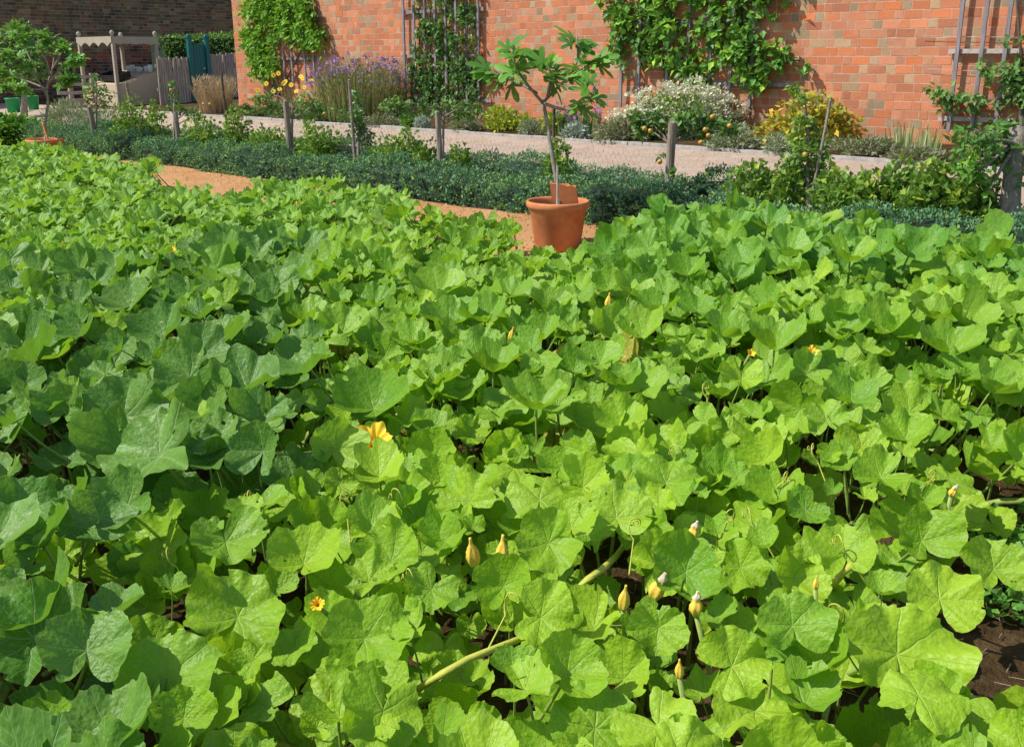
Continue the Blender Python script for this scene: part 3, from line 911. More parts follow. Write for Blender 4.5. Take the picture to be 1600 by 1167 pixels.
pc = Gp(187, 168)                      # near corner of the stall on the ground
st = wall_frame('market_stall', pc, 'cream canopied market stall with scalloped valance and sloping counter', 'stall')
Lx, Ly, Hh = 1.0, 1.6, 1.50
for (x, y) in ((0, 0), (Lx, 0), (Lx, Ly), (0, Ly)):
    mb = MB(); mb.box((x, y, Hh / 2), .07, .07, Hh)
    p = mb.build('post', MAT['canvas'], st)
    mb = MB(); mb.lathe([(.001, 0), (.025, 0), (.022, .02), (.045, .05), (.05, .08), (.035, .115), (.001, .13)], 14, loc=(x, y, Hh))
    mb.build('finial', MAT['canvas'], p, True)
def valance(name, a, b, drop, scal, n, outw):
    mb = MB(); a = Vector(a); b = Vector(b)
    m = n * 8
    vs = []; fs = []
    o2 = Vector(outw) * .012
    for side in (0, 1):
        for i in range(m + 1):
            f = i / m
            ph = (f * n) % 1.0
            d = drop - scal * abs(math.cos(PI * f * n))
            p = a.lerp(b, f) + o2 * side
            vs += [p, p - Vector((0, 0, d))]
    k = 2 * (m + 1)
    for i in range(m):
        fs.append((2 * i, 2 * i + 1, 2 * i + 3, 2 * i + 2))
        fs.append((k + 2 * i, k + 2 * i + 2, k + 2 * i + 3, k + 2 * i + 1))
        fs.append((2 * i + 1, k + 2 * i + 1, k + 2 * i + 3, 2 * i + 3))
        fs.append((2 * i, 2 * i + 2, k + 2 * i + 2, k + 2 * i))
    mb.add(vs, fs); return mb.build(name, MAT['canvas'], st)
valance('valance', (-.04, -.04, Hh), (-.04, Ly + .04, Hh), .21, .085, 4, (-1, 0, 0))
valance('valance', (-.04, -.04, Hh), (Lx + .04, -.04, Hh), .17, .02, 3, (0, -1, 0))
valance('valance', (Lx + .04, -.04, Hh), (Lx + .04, Ly + .04, Hh), .19, .06, 5, (1, 0, 0))
valance('valance', (-.04, Ly + .04, Hh), (Lx + .04, Ly + .04, Hh), .17, .02, 3, (0, 1, 0))
mb = MB(); mb.box((Lx / 2, Ly / 2, Hh - .02), Lx + .06, Ly + .06, .02); mb.build('canopy', MAT['canvas'], st)
# side panel: higher towards the wall
zf, zb = .46, .74
for y, th in ((-.012, .03), (Ly - .018, .03)):
    mb = MB()
    vs = [(.036, y, .02), (Lx - .036, y, .02), (Lx - .036, y, zb), (.036, y, zf), (.036, y + th, .02), (Lx - .036, y + th, .02), (Lx - .036, y + th, zb), (.036, y + th, zf)]
    mb.add(vs, [(0, 1, 2, 3), (7, 6, 5, 4), (0, 4, 5, 1), (1, 5, 6, 2), (2, 6, 7, 3), (3, 7, 4, 0)])
    mb.build('side_panel', MAT['stallpaint'], st)
mb = MB(); mb.box((-.01, Ly / 2, .24), .03, Ly - .075, .44); mb.build('front_panel', MAT['stallpaint'], st)
mb = MB()
vs = [(.0, .02, zf + .002), (Lx, .02, zb + .002), (Lx, Ly - .02, zb + .002), (.0, Ly - .02, zf + .002)]
vs += [(x, y, z + .025) for x, y, z in vs]
mb.add(vs, [(3, 2, 1, 0), (4, 5, 6, 7), (0, 1, 5, 4), (1, 2, 6, 5), (2, 3, 7, 6), (3, 0, 4, 7)])
mb.build('counter', MAT['stallpaint'], st)
tr = wall_frame('display_tray', st.matrix_basis @ Vector((.24, .6, zf + .14)), 'black open display tray resting on the stall counter', 'tray')
tr.rotation_euler = (0, -math.atan2(zb - zf, Lx), PSI)
mb = MB(); mb.box((0, 0, 0), .34, .95, .02); mb.build('tray_base', MAT['blackplastic'], tr)
mb = MB()
for (x, y, sx, sy) in ((-.17, 0, .02, .95), (.17, 0, .02, .95), (0, -.475, .32, .02), (0, .475, .32, .02)): mb.box((x, y, .065), sx, sy, .11)
mb.build('tray_side', MAT['blackplastic'], tr)
for k, (x, y) in enumerate(((.86, .10), (.88, .30), (.84, .52), (.9, .72), (.86, .92), (.88, 1.12))):
    p = st.matrix_basis @ Vector((x, y, zf + (zb - zf) * x + .045))
    mb = MB(); hh = random.uniform(.09, .16)
    mb.lathe([(.001, 0), (.05, 0), (.065, hh * .7), (.055, hh), (.045, hh), (.001, hh * .8)], 12)
    o = mb.build('paper_bag', MAT['white'], None, True, p)
    setp(o, 'small white paper bag standing along the back of the stall counter', 'bag', 'white bags on the stall counter')

# slatted wooden hurdle left of the stall
a = Up(92, 163, 22.6); a.z = gz(us(a)[1])
hr = wall_frame('slatted_fence', a, 'short weathered horizontal slat fence left of the stall', 'fence')
e = local(hr, Up(150, 163, 22.6)).x
for k, z in enumerate((.06, .20, .36, .54, .70)):
    mb = MB(); mb.box((e * .5 + .02 * (k % 2), 0, z), e, .025, .07); mb.build('slat', MAT['railwood'], hr)
for x in (e * .38, e):
    mb = MB(); mb.box((x, .05, .38), .09, .07, .8); mb.build('post', MAT['palewood'], hr)

# picket fence with the teal gate
UF = 20.8
def fence(label, x0, x1):
    a = Up(x0, 160, UF); bb = Up(x1, 160, UF)
    sa, sb = us(a)[1], us(bb)[1]
    base = P(UF, sa)
    o = wall_frame('paling_fence', base, label, 'fence')
    mb = MB(); x = 0
    L = sb - sa
    while x < L:
        wd = random.uniform(.035, .07)
        h = 1.02 + random.uniform(-.03, .03)
        z0 = gz(sa + x) - gz(sa)
        mb.tube([(x + wd / 2, random.uniform(-.01, .01), z0 - .03), (x + wd / 2 + random.gauss(0, .006), random.uniform(-.01, .01), z0 + h * .5), (x + wd / 2 + random.gauss(0, .01), random.uniform(-.01, .01), h + .0)], [wd * .5, wd * .52, wd * .46], 7)
        x += wd * 1.03
    mb.build('palings', MAT['palewood'], o)
    mb = MB()
    for z in (.3, .8): mb.box((L / 2, .055, z + .04), L, .04, .07)
    mb.build('rails', MAT['greywood'], o)
    return sa, sb
s_a, s_b = fence('grey weathered paling fence between the stall and the teal gate', 250, 299)
s_c, s_d = fence('grey weathered paling fence right of the teal gate, by the brick wall end', 332, 420)
gt = wall_frame('garden_gate', P(UF, s_b), 'teal painted solid garden gate with two capped posts', 'gate')
gw = s_c - s_b
gh = 1.36
for x in (.05, gw - .05):
    mb = MB(); mb.box((x, -.02, gh / 2 + .02), .085, .085, gh)
    p = mb.build('gate_post', MAT['teal'], gt)
    mb = MB(); mb.box((x, -.02, gh + .045), .11, .11, .05); mb.box((x, -.02, gh + .09), .08, .08, .04, None, 0, .3); mb.build('cap', MAT['teal'], p)
mb = MB()
nn = 5
bw = (gw - .19) / nn
for k in range(nn): mb.box((.095 + bw * (k + .5), 0, .62 + .05), bw - .006, .035, 1.16)
mb.box((gw / 2, .03, .25), gw - .25, .03, .1); mb.box((gw / 2, .03, 1.0), gw - .25, .03, .1)
door = mb.build('gate_panel', MAT['teal'], gt)
mb = MB(); mb.lathe([(.001, 0), (.03, 0), (.03, .02), (.015, .03), (.02, .05), (.001, .06)], 12)
kn = mb.build('latch', MAT['steel'], door, True); kn.rotation_euler = (PI / 2, 0, 0); kn.location = (gw - .16, -.02, .72)
mb = MB(); mb.box((gw - .16, -.024, .60), .07, .01, .04); mb.build('lock_plate', MAT['steel'], door)
# clipped hedge behind the fence
def tallhedge(label, s0, s1, u0, u1, h):
    root = empty('tall_hedge', P(u0, s0), label, 'hedge')
    n = 5200
    C = []; O = []
    for k in range(n):
        s = random.uniform(s0, s1)
        if random.random() < .6: C.append(P(u0 + random.gauss(0, .05), s, random.uniform(.1, h))); O.append((S1, -C1, .3))
        else: C.append(P(random.uniform(u0, u1), s, h + random.gauss(0, .04))); O.append((0, 0, 1))
    leaf_cloud('foliage', np.array([tuple(c) for c in C]), np.array(O), .08, .5, FG['hedge'], root, .5, .9)
    mb = MB()
    for k in range(10):
        p = P((u0 + u1) / 2, s0 + (s1 - s0) * (k + .5) / 10)
        mb.tube([local(root, p), local(root, p + Vector((0, 0, h * .9)))], .03, 6)
    mb.box(local(root, P((u0 + u1) / 2, (s0 + s1) / 2, h * .48)), (s1 - s0) * .94, (u1 - u0) * .75, h * .93, Matrix.Rotation(PSI, 3, 'Z'))  # solid dark-green core, put inside the hedge so nothing shows through the leaves
    mb.build('branches_and_core', FG['boxcore'], root)
tallhedge('bright green clipped hedge showing over the paling fence and teal gate', 12.3, 16.5, 22.4, 23.3, 1.32)

# ------------------------------------------------------------------ green containers, left trees
for k, (px, py, wpx) in enumerate(((22, 176, 22), (53, 172, 18))):
    p = Gp(px, py); t = proj(p)[2]; r0 = pxm(wpx, t) / 2
    mb = MB(); mb.lathe([(.001, 0), (r0 * .8, 0), (r0, .28), (r0 * 1.06, .28), (r0 * 1.06, .31), (r0 * .95, .31), (r0 * .78, .03), (.001, .03)], 20)
    setp(mb.build('garden_tub', MAT['greenplastic'], None, True, p), ['bright green plastic tub under the trees at the far left edge', 'bright green plastic tub right of the far tree trunk'][k], 'tub')

# ------------------------------------------------------------------ terracotta pots with fig trees
def fig_leaf(mb, base, d, nrm, L, var, va):
    """a hand-shaped leaf with five deep lobes"""
    d = Vector(d).normalized(); n = Vector(nrm)
    b = n.cross(d)
    if b.length < 1e-3: b = Vector((1, 0, 0))
    b.normalize(); n = d.cross(b)
    lob = [(-2.0, .50), (-1.0, .80), (0.0, 1.0), (1.0, .80), (2.0, .50)]
    o = len(mb.v)
    vs = [Vector((0, 0, 0))]
    m = 41
    curl = random.uniform(.15, .60)
    for i in range(m):
        a = -2.6 + 5.2 * i / (m - 1)
        r = .20
        for la, lr in lob:
            r = max(r, lr * max(0, math.cos(min(PI / 2, abs(a - la) * 3.5))) ** .6)
        x = r * math.cos(a) * L * .62 + L * .30; y = r * math.sin(a) * L * .62
        vs.append((x, y, -curl * (x * x + y * y) / L + .10 * abs(y) ))
    pts = []
    for v in vs:
        if isinstance(v, Vector): v = (L * .24, 0, 0.0)
        pts.append(Vector(base) + d * v[0] + b * v[1] + n * v[2])
    fs = [(0, i, i + 1) for i in range(1, m)]
    mb.add(pts, fs, 0); va += [var] * len(pts)
    # stalk
    q0 = Vector(base); q1 = pts[0]
    sd_ = b * L * .012
    mb.add([q0 - sd_, q0 + sd_, q1 + sd_, q1 - sd_], [(0, 1, 2, 3)], 1); va += [var] * 4

def mesh_with_var(mb, name, mats, va):
    me = mb.mesh(name, mats, True)
    at = me.attributes.new('var', 'FLOAT', 'POINT'); at.data.foreach_set('value', np.array(va, dtype=np.float32))
    return me

def pot_prof(R, H):
    return [(.001, .0), (R * .70, 0), (R * .73, .015), (R * .90, H * .80), (R * .93, H * .82), (R * .94, H * .84), (R * .99, H * .86), (R * 1.015, H * .90), (R * 1.02, H * .955), (R, H * .99), (R * .97, H),
            (R * .93, H * .985), (R * .90, H * .93), (R * .88, H * .80)]

def pot(parent, R, H):
    mb = MB(); mb.lathe(pot_prof(R, H), 56)
    mb.build('pot', MAT['terracotta'], parent, True)
    mb = MB(); n = 40
    mb.lathe([(.001, H * .83), (R * .5, H * .835), (R * .885, H * .82)], n)
    mb.build('potting_soil', MAT['soil'], parent)

def tile(label, c, wd, hg, tilt, az):
    mb = MB()
    n = 6
    vs = []; fs = []
    for side in (0, 1):
        for i in range(n + 1):
            x = -wd / 2 + wd * i / n
            cu = .10 * (x / wd) ** 2 * wd
            for z in (0, 1):
                zz = z * hg + (0 if z == 0 else random.uniform(-.012, .012) - .06 * i / n * hg)
                vs.append((x, cu + side * .014, zz))
    k = 2 * (n + 1)
    for i in range(n):
        fs += [(2 * i, 2 * i + 2, 2 * i + 3, 2 * i + 1), (k + 2 * i, k + 2 * i + 1, k + 2 * i + 3, k + 2 * i + 2), (2 * i + 1, 2 * i + 3, k + 2 * i + 3, k + 2 * i + 1), (2 * i, k + 2 * i, k + 2 * i + 2, 2 * i + 2)]
    fs += [(0, 1, k + 1, k), (2 * n, k + 2 * n, k + 2 * n + 1, 2 * n + 1)]
    mb.add(vs, fs)
    o = mb.build('terracotta_tile', MAT['terracotta'], None, False, c)
    o.rotation_euler = (tilt, 0, az)
    return setp(o, label, 'tile')

def fig(label, potpx, s, R, H, trunk, limbs, leafL, nper, seed, skyward=.3, crown_extra=0, var0=.0):
    random.seed(seed)
    c = Sp(potpx, s)
    root = empty('potted_fig_tree', c, label, 'potted tree')
    pot(root, R, H)
    t0 = proj(c)[2]
    ln = []; mb = MB(); va = []
    mbt = MB()
    tp = [c + Vector((0.0, 0, H * .80))] + [Dp(x, y, t0 + dt) for x, y, dt in trunk]
    k = len(tp)
    # refine
    def refine(pts, m=3):
        out = []
        for i in range(len(pts) - 1):
            p0 = pts[max(0, i - 1)]; p1 = pts[i]; p2 = pts[i + 1]; p3 = pts[min(len(pts) - 1, i + 2)]
            for j in range(m):
                f = j / m
                out.append(.5 * ((2 * p1) + (p2 - p0) * f + (2 * p0 - 5 * p1 + 4 * p2 - p3) * f * f + (3 * p1 - p0 - 3 * p2 + p3) * f ** 3))
        out.append(pts[-1]); return out
    tr_ = refine(tp, 4)
    mbt.tube([local(root, p) for p in tr_], [.019 - .006 * i / len(tr_) for i in range(len(tr_))], 10, knobs=.12)
    trunk_o = mbt.build('trunk', MAT['bark'], root, True)
    mbb = MB(); mbl = MB(); va = []
    for li, path in enumerate(limbs):
        pts = refine([Dp(x, y, t0 + dt) for x, y, dt in path], 4)
        mbb.tube([local(root, p) for p in pts], [.013 - .007 * i / len(pts) for i in range(len(pts))], 8, knobs=.15)
        m = len(pts)
        for q in range(nper):
            f = random.uniform(.35, 1.0) ** .8
            p = pts[min(m - 1, int(f * (m - 1)))]
            tip = (pts[min(m - 1, int(f * (m - 1)) + 1)] - pts[max(0, int(f * (m - 1)) - 1)]).normalized()
            a = random.uniform(0, 2 * PI)
            side = Vector((math.cos(a), math.sin(a), random.uniform(-.55, .55)))
            d = side * 1.0 + tip * random.uniform(.4, 1.2) + Vector((0, 0, skyward * random.uniform(-2.6, 1.8)))
            nrm = Vector((random.gauss(-.1, .6), random.gauss(-.35, .55), .8))
            fig_leaf(mbl, local(root, p), d, nrm, leafL * random.uniform(.65, 1.2), random.random(), va)
    mbb.build('branches', MAT['bark'], root, True)
    me = mesh_with_var(mbl, 'crown', [FG['fig'], MAT['petiole']], va)
    link_mesh('crown', me, root)
    return root, c, t0

f1, c1, t1 = fig('young fig tree in a large terracotta pot on the sand path, centre', 871, 5.62, .232, .36,
    [(872, 300, 0), (864, 250, 0), (857, 205, 0), (849, 160, 0)],
    [[(849, 162, 0), (826, 135, -.05), (806, 105, -.1), (800, 78, -.12)],
     [(849, 160, 0), (866, 142, .05), (886, 122, .1), (902, 95, .1), (901, 55, .12)],
     [(850, 162, 0), (874, 170, -.1), (902, 171, -.15), (922, 156, -.2), (930, 132, -.2)],
     [(838, 146, 0), (815, 132, .15), (786, 120, .2), (770, 108, .2)],
     [(880, 128, .1), (912, 106, 0), (934, 92, -.1)],
     [(856, 150, 0), (860, 125, -.15), (858, 105, -.2)]], .225, 15, 11)
f2, c2, t2 = fig('bushy fig tree in a terracotta pot at the left edge', 75, 5.60, .232, .36,
    [(71, 215, 0), (71, 190, 0), (75, 160, 0), (73, 142, 0), (78, 120, 0)],
    [[(73, 150, 0), (55, 120, -.1), (30, 95, -.2), (10, 80, -.2)],
     [(76, 130, 0), (84, 95, .1), (78, 65, .1), (60, 50, .1)],
     [(76, 130, 0), (98, 105, -.1), (112, 95, -.1), (122, 90, -.1)],
     [(74, 140, 0), (50, 130, .2), (20, 120, .3), (-5, 110, .3)],
     [(78, 118, 0), (70, 90, -.3), (45, 68, -.3), (25, 52, -.3)],
     [(78, 120, 0), (100, 130, .2), (112, 122, .2)],
     [(60, 118, 0), (36, 70, .1), (22, 45, .1)],
     [(74, 140, 0), (40, 140, -.2), (10, 135, -.2)],
     [(80, 112, 0), (98, 80, 0), (100, 70, .1)]], .155, 48, 12)
# leaning roof tiles and cane in the pots
tile('broken terracotta tile stuck upright in the pot of the central fig', c1 + Vector((.06, .06, .27)), .21, .22, math.radians(18), math.radians(-28))
tile('terracotta tile leaning inside the pot of the left fig tree', c2 + Vector((.04, .0, .30)), .17, .28, math.radians(10), math.radians(-60))
mb = MB(); mb.tube([c1 + Vector((-.01, -.13, .28)), c1 + Vector((-.012, -.10, .62))], .008, 8)
setp(mb.build('label_stick', MAT['railwood']), 'thin pale stick standing in front of the tile in the central pot', 'stick')
random.seed(21)

# far tree behind the left fig
b = Gp(38, 186); t = proj(b)[2]
r = empty('small_tree', b, 'small orchard tree with grey trunk behind the left potted fig', 'tree')
mb = MB(); mb.tube([local(r, b), local(r, Dp(38, 150, t)), local(r, Dp(34, 120, t)), local(r, Dp(30, 80, t))], [.075, .06, .05, .03], 9, knobs=.2); mb.build('trunk', MAT['bark'], r, True)
pts = []
for (cx, cy, rr) in ((20, 70, 26), (45, 88, 24), (8, 110, 26), (-20, 80, 36), (55, 110, 18), (30, 50, 18)):
    for k in range(380):
        d = rand_unit(1)[0] * pxm(rr, t) * random.random() ** .4
        pts.append(np.array(Dp(cx, cy, t)) + d)
pts = np.array(pts)
leaf_cloud('crown', pts, rand_unit(len(pts)), .12, .5, FG['apple'], r, .5, .8)
stems('branches', [([Dp(34, 120, t), Dp(25, 95, t), Dp(8, 85, t)], .03, .01), ([Dp(32, 105, t), Dp(45, 88, t), Dp(58, 80, t)], .03, .01)], MAT['bark'], r)

# bushy dahlias at the left edge
for k, (px, s, wpx, top, n, lab) in enumerate((
    (10, 6.3, 90, 180, 1500, 'lush green leafy clump at the left edge beside the potted fig'),
    (40, 6.9, 70, 188, 900, 'lush green leafy clump just behind the left terracotta pot'))):
    mound('leafy_plant', lab, 'plant', px, s, wpx, top, FG['dahlia'], .13, n, .5, lumps=8, stemmat='petiole')
for k, (px, s, wpx, top, n, lab) in enumerate((
    (112, 7.9, 96, 160, 1500, 'feathery grey-green lavender row beside the left fig, nearest the pot'),
    (160, 7.8, 84, 164, 1300, 'feathery grey-green lavender beside the leftmost apple post'))):
    mound('lavender', lab, 'lavender', px, s, wpx, top, FG['lav'], .11, n, .14, up=.1, rnd=.45)

# ------------------------------------------------------------------ posts, espalier apples and bushes between the hedges
apple_me = None
def apple_mesh():
    mb = MB(); R = .022
    mb.lathe([(.001, -R * .85), (R * .35, -R * .92), (R * .8, -R * .6), (R, 0), (R * .85, R * .55), (R * .45, R * .85), (R * .12, R * .7), (.001, R * .65)], 14)
    return mb.mesh('apple', MAT['apple'], True)
apple_me = apple_mesh()

def post(label, px, s, top, rpx, lean=0.0, mat='oldwood', name='wooden_post'):
    b = Sp(px, s, -.05); t = proj(b)[2]
    h = zat(top, t) - b.z
    r = pxm(rpx, t) / 2
    mb = MB()
    pts = [(lean * h * f, random.gauss(0, .006), h * f) for f in (0, .2, .4, .6, .8, .985, 1.0)]
    mb.tube(pts, [r, r, r * .97, r * .95, r * .94, r * .92, r * .80], 12, knobs=.10)
    o = mb.build(name, MAT[mat], None, False, b)
    return setp(o, label, 'post'), b, t

def espalier(label, px, s, trunk_top, clumps, apples, mat='apple', size=.055, per=26, tr=.02, limbs=None, cat='apple tree', name='apple_tree', spread=.075):
    b = Sp(px, s); t = proj(b)[2]
    r = empty(name, b, label, cat)
    ln = [([b, Dp(px, (proj(b)[1] + trunk_top) / 2, t), Dp(px + 1, trunk_top, t)], tr, tr * .6)]
    C = []; V = []
    for (cx, cy, rad) in clumps:
        c = Dp(cx, cy, t + random.uniform(-.12, .12))
        q = pxm(rad, t)
        n = max(14, int(per * 3.2 * (rad / 14.0) ** 1.7))
        cv = random.betavariate(2, 2.5)
        for k in range(n):
            C.append(np.array(c) + rand_unit(1)[0] * q * random.random() ** .5 * np.array([1, .9, .9])); V.append(min(1, max(0, cv + random.gauss(0, .2))))
        ln.append(([Dp(px + 1, min(max(cy + 12, trunk_top), proj(b)[1] - 6), t), c.lerp(Dp(px, cy, t), .4), c], .009, .004))
    C = np.array(C)
    leaf_cloud('foliage', C, rand_unit(len(C)) * .7, size, .6, FG[mat], r, .6, .8, .25, np.array(V))
    stems('trunk', ln, MAT['bark'], r, 6)
    for (ax, ay) in apples:
        p = Dp(ax, ay, t - .13)
        a = link_mesh('apple', apple_me, r, local(r, p)); a.rotation_euler = (random.uniform(-.4, .4), random.uniform(-.4, .4), random.uniform(0, 6))
    return r

SP_ = 7.0
post('weathered post of the apple with yellow fruit in front of the stall', 151, SP_, 166, 8, -.05)
post('short grey post beneath the apple in front of the paling fence', 283, SP_, 174, 8, -.03)
post('grey squared post below the yellow daisies, third from the left', 456, SP_, 156, 10, -.02)
post('slim pale weathered post in front of the olive-brown lavender', 691, SP_, 172, 9, -.04)
post('sturdy grey flat-topped post right of the potted fig', 1041, SP_, 188, 14, .02)
post('thin dark upright stake in front of the buff ornamental grass', 360, SP_ + .1, 112, 4, -.02, 'darkbark', 'stake')
post('thin pinkish brown stake in front of the purple verbena', 557, SP_, 124, 5, -.03, 'bark', 'stake')
post('thin brown stake behind the central fig trunk', 864, SP_ + .1, 168, 5, 0, 'darkbark', 'stake')
post('tilted bare stick in front of the golden bush', 1256, SP_, 152, 5, .11, 'bark', 'stake')
post('thin tilted stick in front of the stall counter', 218, SP_ + .2, 128, 5, -.09, 'bark', 'stake')

espalier('small apple tree with yellow apples in front of the slat fence and stall', 150, SP_, 150,
         [(140, 138, 13), (158, 140, 13), (150, 122, 8), (172, 150, 9), (135, 155, 9), (163, 160, 10), (150, 175, 6)], [(141, 144), (155, 155), (148, 164), (136, 156), (158, 166), (143, 150)])
espalier('slender apple tree with an orange fruit in front of the paling fence', 272, SP_, 140,
         [(268, 130, 9), (270, 145, 10), (274, 160, 9), (283, 172, 11), (300, 178, 13), (312, 185, 10), (262, 170, 7)], [(267, 141), (300, 200), (318, 163), (328, 163), (313, 176)])
espalier('spreading grey-green apple espalier on the third post', 456, SP_, 165,
         [(405, 158, 14), (425, 165, 15), (440, 172, 12), (475, 158, 15), (492, 165, 16), (505, 172, 12), (470, 176, 12), (420, 150, 10)], [(507, 178)], 'apple', .055, 22)
espalier('narrow upright young tree tied to the pinkish stake', 560, SP_, 170,
         [(556, 150, 9), (560, 165, 11), (556, 180, 13), (562, 195, 13), (568, 208, 15), (575, 218, 12), (550, 205, 9)], [], 'pear', .05, 30, cat='young tree', name='young_tree')
espalier('low espalier with wide horizontal arms on the slim pale post', 692, SP_, 175,
         [(605, 166, 12), (620, 162, 14), (640, 168, 14), (660, 166, 14), (680, 170, 13), (705, 168, 15), (725, 172, 15), (745, 170, 12), (735, 182, 10), (630, 175, 10), (715, 182, 10)], [], 'apple', .055, 20)
espalier('apple espalier with orange-yellow apples on the flat-topped post', 1046, SP_, 225,
         [(995, 188, 14), (1010, 196, 14), (1025, 186, 14), (1060, 190, 15), (1085, 185, 18), (1108, 192, 16), (1130, 198, 15), (1100, 205, 14), (1068, 204, 12), (1000, 205, 8), (1145, 205, 8), (1032, 245, 5), (1052, 270, 5)],
         [(1007, 201), (1016, 205), (1113, 183), (1102, 203), (1095, 223), (1140, 197), (1031, 253), (1107, 212)], 'apple', .065, 24)
espalier('loose thin shrub with a pink fruit around the tilted stick', 1262, SP_, 215,
         [(1250, 190, 14), (1268, 200, 16), (1245, 215, 16), (1280, 222, 16), (1256, 238, 20), (1285, 250, 18), (1240, 255, 16), (1268, 270, 22), (1292, 280, 18), (1240, 140, 10), (1255, 152, 9)],
         [(1258, 242)], 'currant', .045, 26, cat='shrub', name='fruit_shrub')
CUR = [
 (250, 7.0, 46, 160, 420, 'leafy bush just left of the short grey post before the fence'),
 (214, 7.0, 78, 146, 700, 'yellowish currant bush in front of the stall'),
 (318, 7.0, 74, 170, 620, 'small leafy bush right of the short grey post'),
 (375, 7.0, 52, 146, 600, 'yellow-green bush climbing the thin dark stake'),
 (425, 7.0, 100, 196, 760, 'low yellow-green currant bush just right of the third post'),
 (505, 7.0, 90, 190, 700, 'low yellow-green currant bush left of the narrow young tree'),
 (622, 7.0, 100, 196, 800, 'low currant bush between the narrow young tree and slim pale post'),
 (668, 7.05, 50, 214, 320, 'small currant bush touching the left of the slim pale post'),
 (720, 7.0, 36, 222, 220, 'small dark sprig right of the slim pale post'),
 (872, 7.0, 50, 222, 240, 'sparse yellowish sprig behind the central fig trunk'),
 (1165, 7.0, 120, 254, 800, 'dense currant bush left of the loose shrub with the tilted stick'),
 (1228, 7.05, 90, 240, 700, 'currant bush crowding the foot of the tilted stick on its left'),
 (1312, 7.0, 110, 256, 800, 'broad-leaved cane fruit bush just right of the tilted stick'),
 (1380, 7.1, 130, 244, 900, 'widest broad-leaved cane fruit bush midway between the tilted stick and the thick trunk'),
 (1452, 7.0, 120, 252, 800, 'broad-leaved cane fruit bush second from the thick-trunked tree'),
 (1512, 7.05, 100, 262, 620, 'broad-leaved cane fruit bush touching the left of the thick-trunked tree'),
]
for (px, s, wpx, top, n, lab) in CUR:
    mound('currant_bush', lab, 'bush', px, s, wpx, top, FG['currant'], .05 if px < 1300 else .058, int(n * (1.9 if px < 1300 else 2.3)), .8, lumps=9, depth=.7)
# thick-trunked tree at the right
b = Sp(1577, 7.0); t = proj(b)[2]
r = empty('fruit_tree', b, 'gnarled grey-trunked fruit tree at the right edge', 'tree')
mb = MB(); mb.tube([local(r, b - Vector((0, 0, .03))), local(r, Dp(1578, 330, t)), local(r, Dp(1581, 290, t)), local(r, Dp(1586, 250, t)), local(r, Dp(1588, 222, t)), local(r, Dp(1590, 200, t))], [.075, .066, .060, .062, .060, .045], 12, knobs=.2)
mb.build('trunk', MAT['bark'], r, True)
C = []; V = []; ln = []
for (cx, cy, rad) in ((1505, 222, 22), (1525, 240, 24), (1545, 220, 26), (1530, 268, 22), (1552, 285, 18), (1565, 240, 24), (1590, 215, 26), (1615, 240, 30), (1640, 220, 34), (1560, 205, 20), (1500, 245, 14), (1545, 300, 10), (1625, 275, 26), (1512, 262, 14)):
    c = Dp(cx, cy, t + random.uniform(-.25, .1)); cv = random.betavariate(2, 3)
    for k in range(int(46 * (rad / 22) ** 2)):
        C.append(np.array(c) + rand_unit(1)[0] * pxm(rad, t) * random.random() ** .5); V.append(min(1, max(0, cv + random.gauss(0, .18))))
    ln.append(([Dp(1588, 225, t), c.lerp(Dp(1588, 220, t), .5), c], .018, .006))
C = np.array(C)
leaf_cloud('crown', C, rand_unit(len(C)) * .8, .07, .55, FG['plum'], r, .5, .8, .4, np.array(V))
stems('branches', ln, MAT['bark'], r)
# chicken-wire netting strung between the posts
def netting(label, x0, x1, s, h0, h1):
    pa, pb = Sp(x0, s), Sp(x1, s)
    ua, ub = us(pa)[0], us(pb)[0]
    cell = .055; mb = MB(); rr = .0008
    def rib(p, q):
        d = (q - p).normalized(); sd2 = Vector((0, 0, 1)).cross(d)
        if sd2.length < 1e-3: sd2 = Vector((1, 0, 0))
        sd2.normalize(); up = d.cross(sd2)
        vs = [p + up * rr, p - (up * .5 + sd2 * .86) * rr, p - (up * .5 - sd2 * .86) * rr]; vs += [v + (q - p) for v in vs]
        mb.add(vs, [(0, 1, 4, 3), (1, 2, 5, 4), (2, 0, 3, 5)])
    nu = int(abs(ua - ub) / cell); nh = int((h1 - h0) / (cell * .8))
    for i in range(nu):
        for j in range(nh):
            u = min(ua, ub) + cell * (i + .5 * (j % 2)); z = h0 + cell * .8 * j
            p = P(u, s, z)
            rib(p, P(u - cell * .5, s, z + cell * .4)); rib(p, P(u + cell * .5, s, z + cell * .4))
            rib(P(u - cell * .5, s, z + cell * .4), P(u - cell * .5, s, z + cell * .8))
    return setp(mb.build('wire_netting', MAT['wire']), label, 'netting')
netting('thin wire netting strung between the slim pale post and flat-topped post', 691, 1041, 7.06, .10, .52)
netting('thin wire netting strung between the third post and the slim pale post', 456, 691, 7.06, .10, .55)
# small terracotta shard lying on the hedge
p = Sp(998, 6.72, .235)
mb = MB(); mb.box((0, 0, 0), .16, .07, .016, Matrix.Rotation(.4, 3, 'Y') @ Matrix.Rotation(.25, 3, 'X')); mb.box((.05, .0, .016), .07, .05, .012, Matrix.Rotation(.4, 3, 'Y'))
setp(mb.build('terracotta_shard', MAT['terracotta'], None, False, p), 'small terracotta shard lying on top of the front box hedge', 'shard')

exec_squash = True
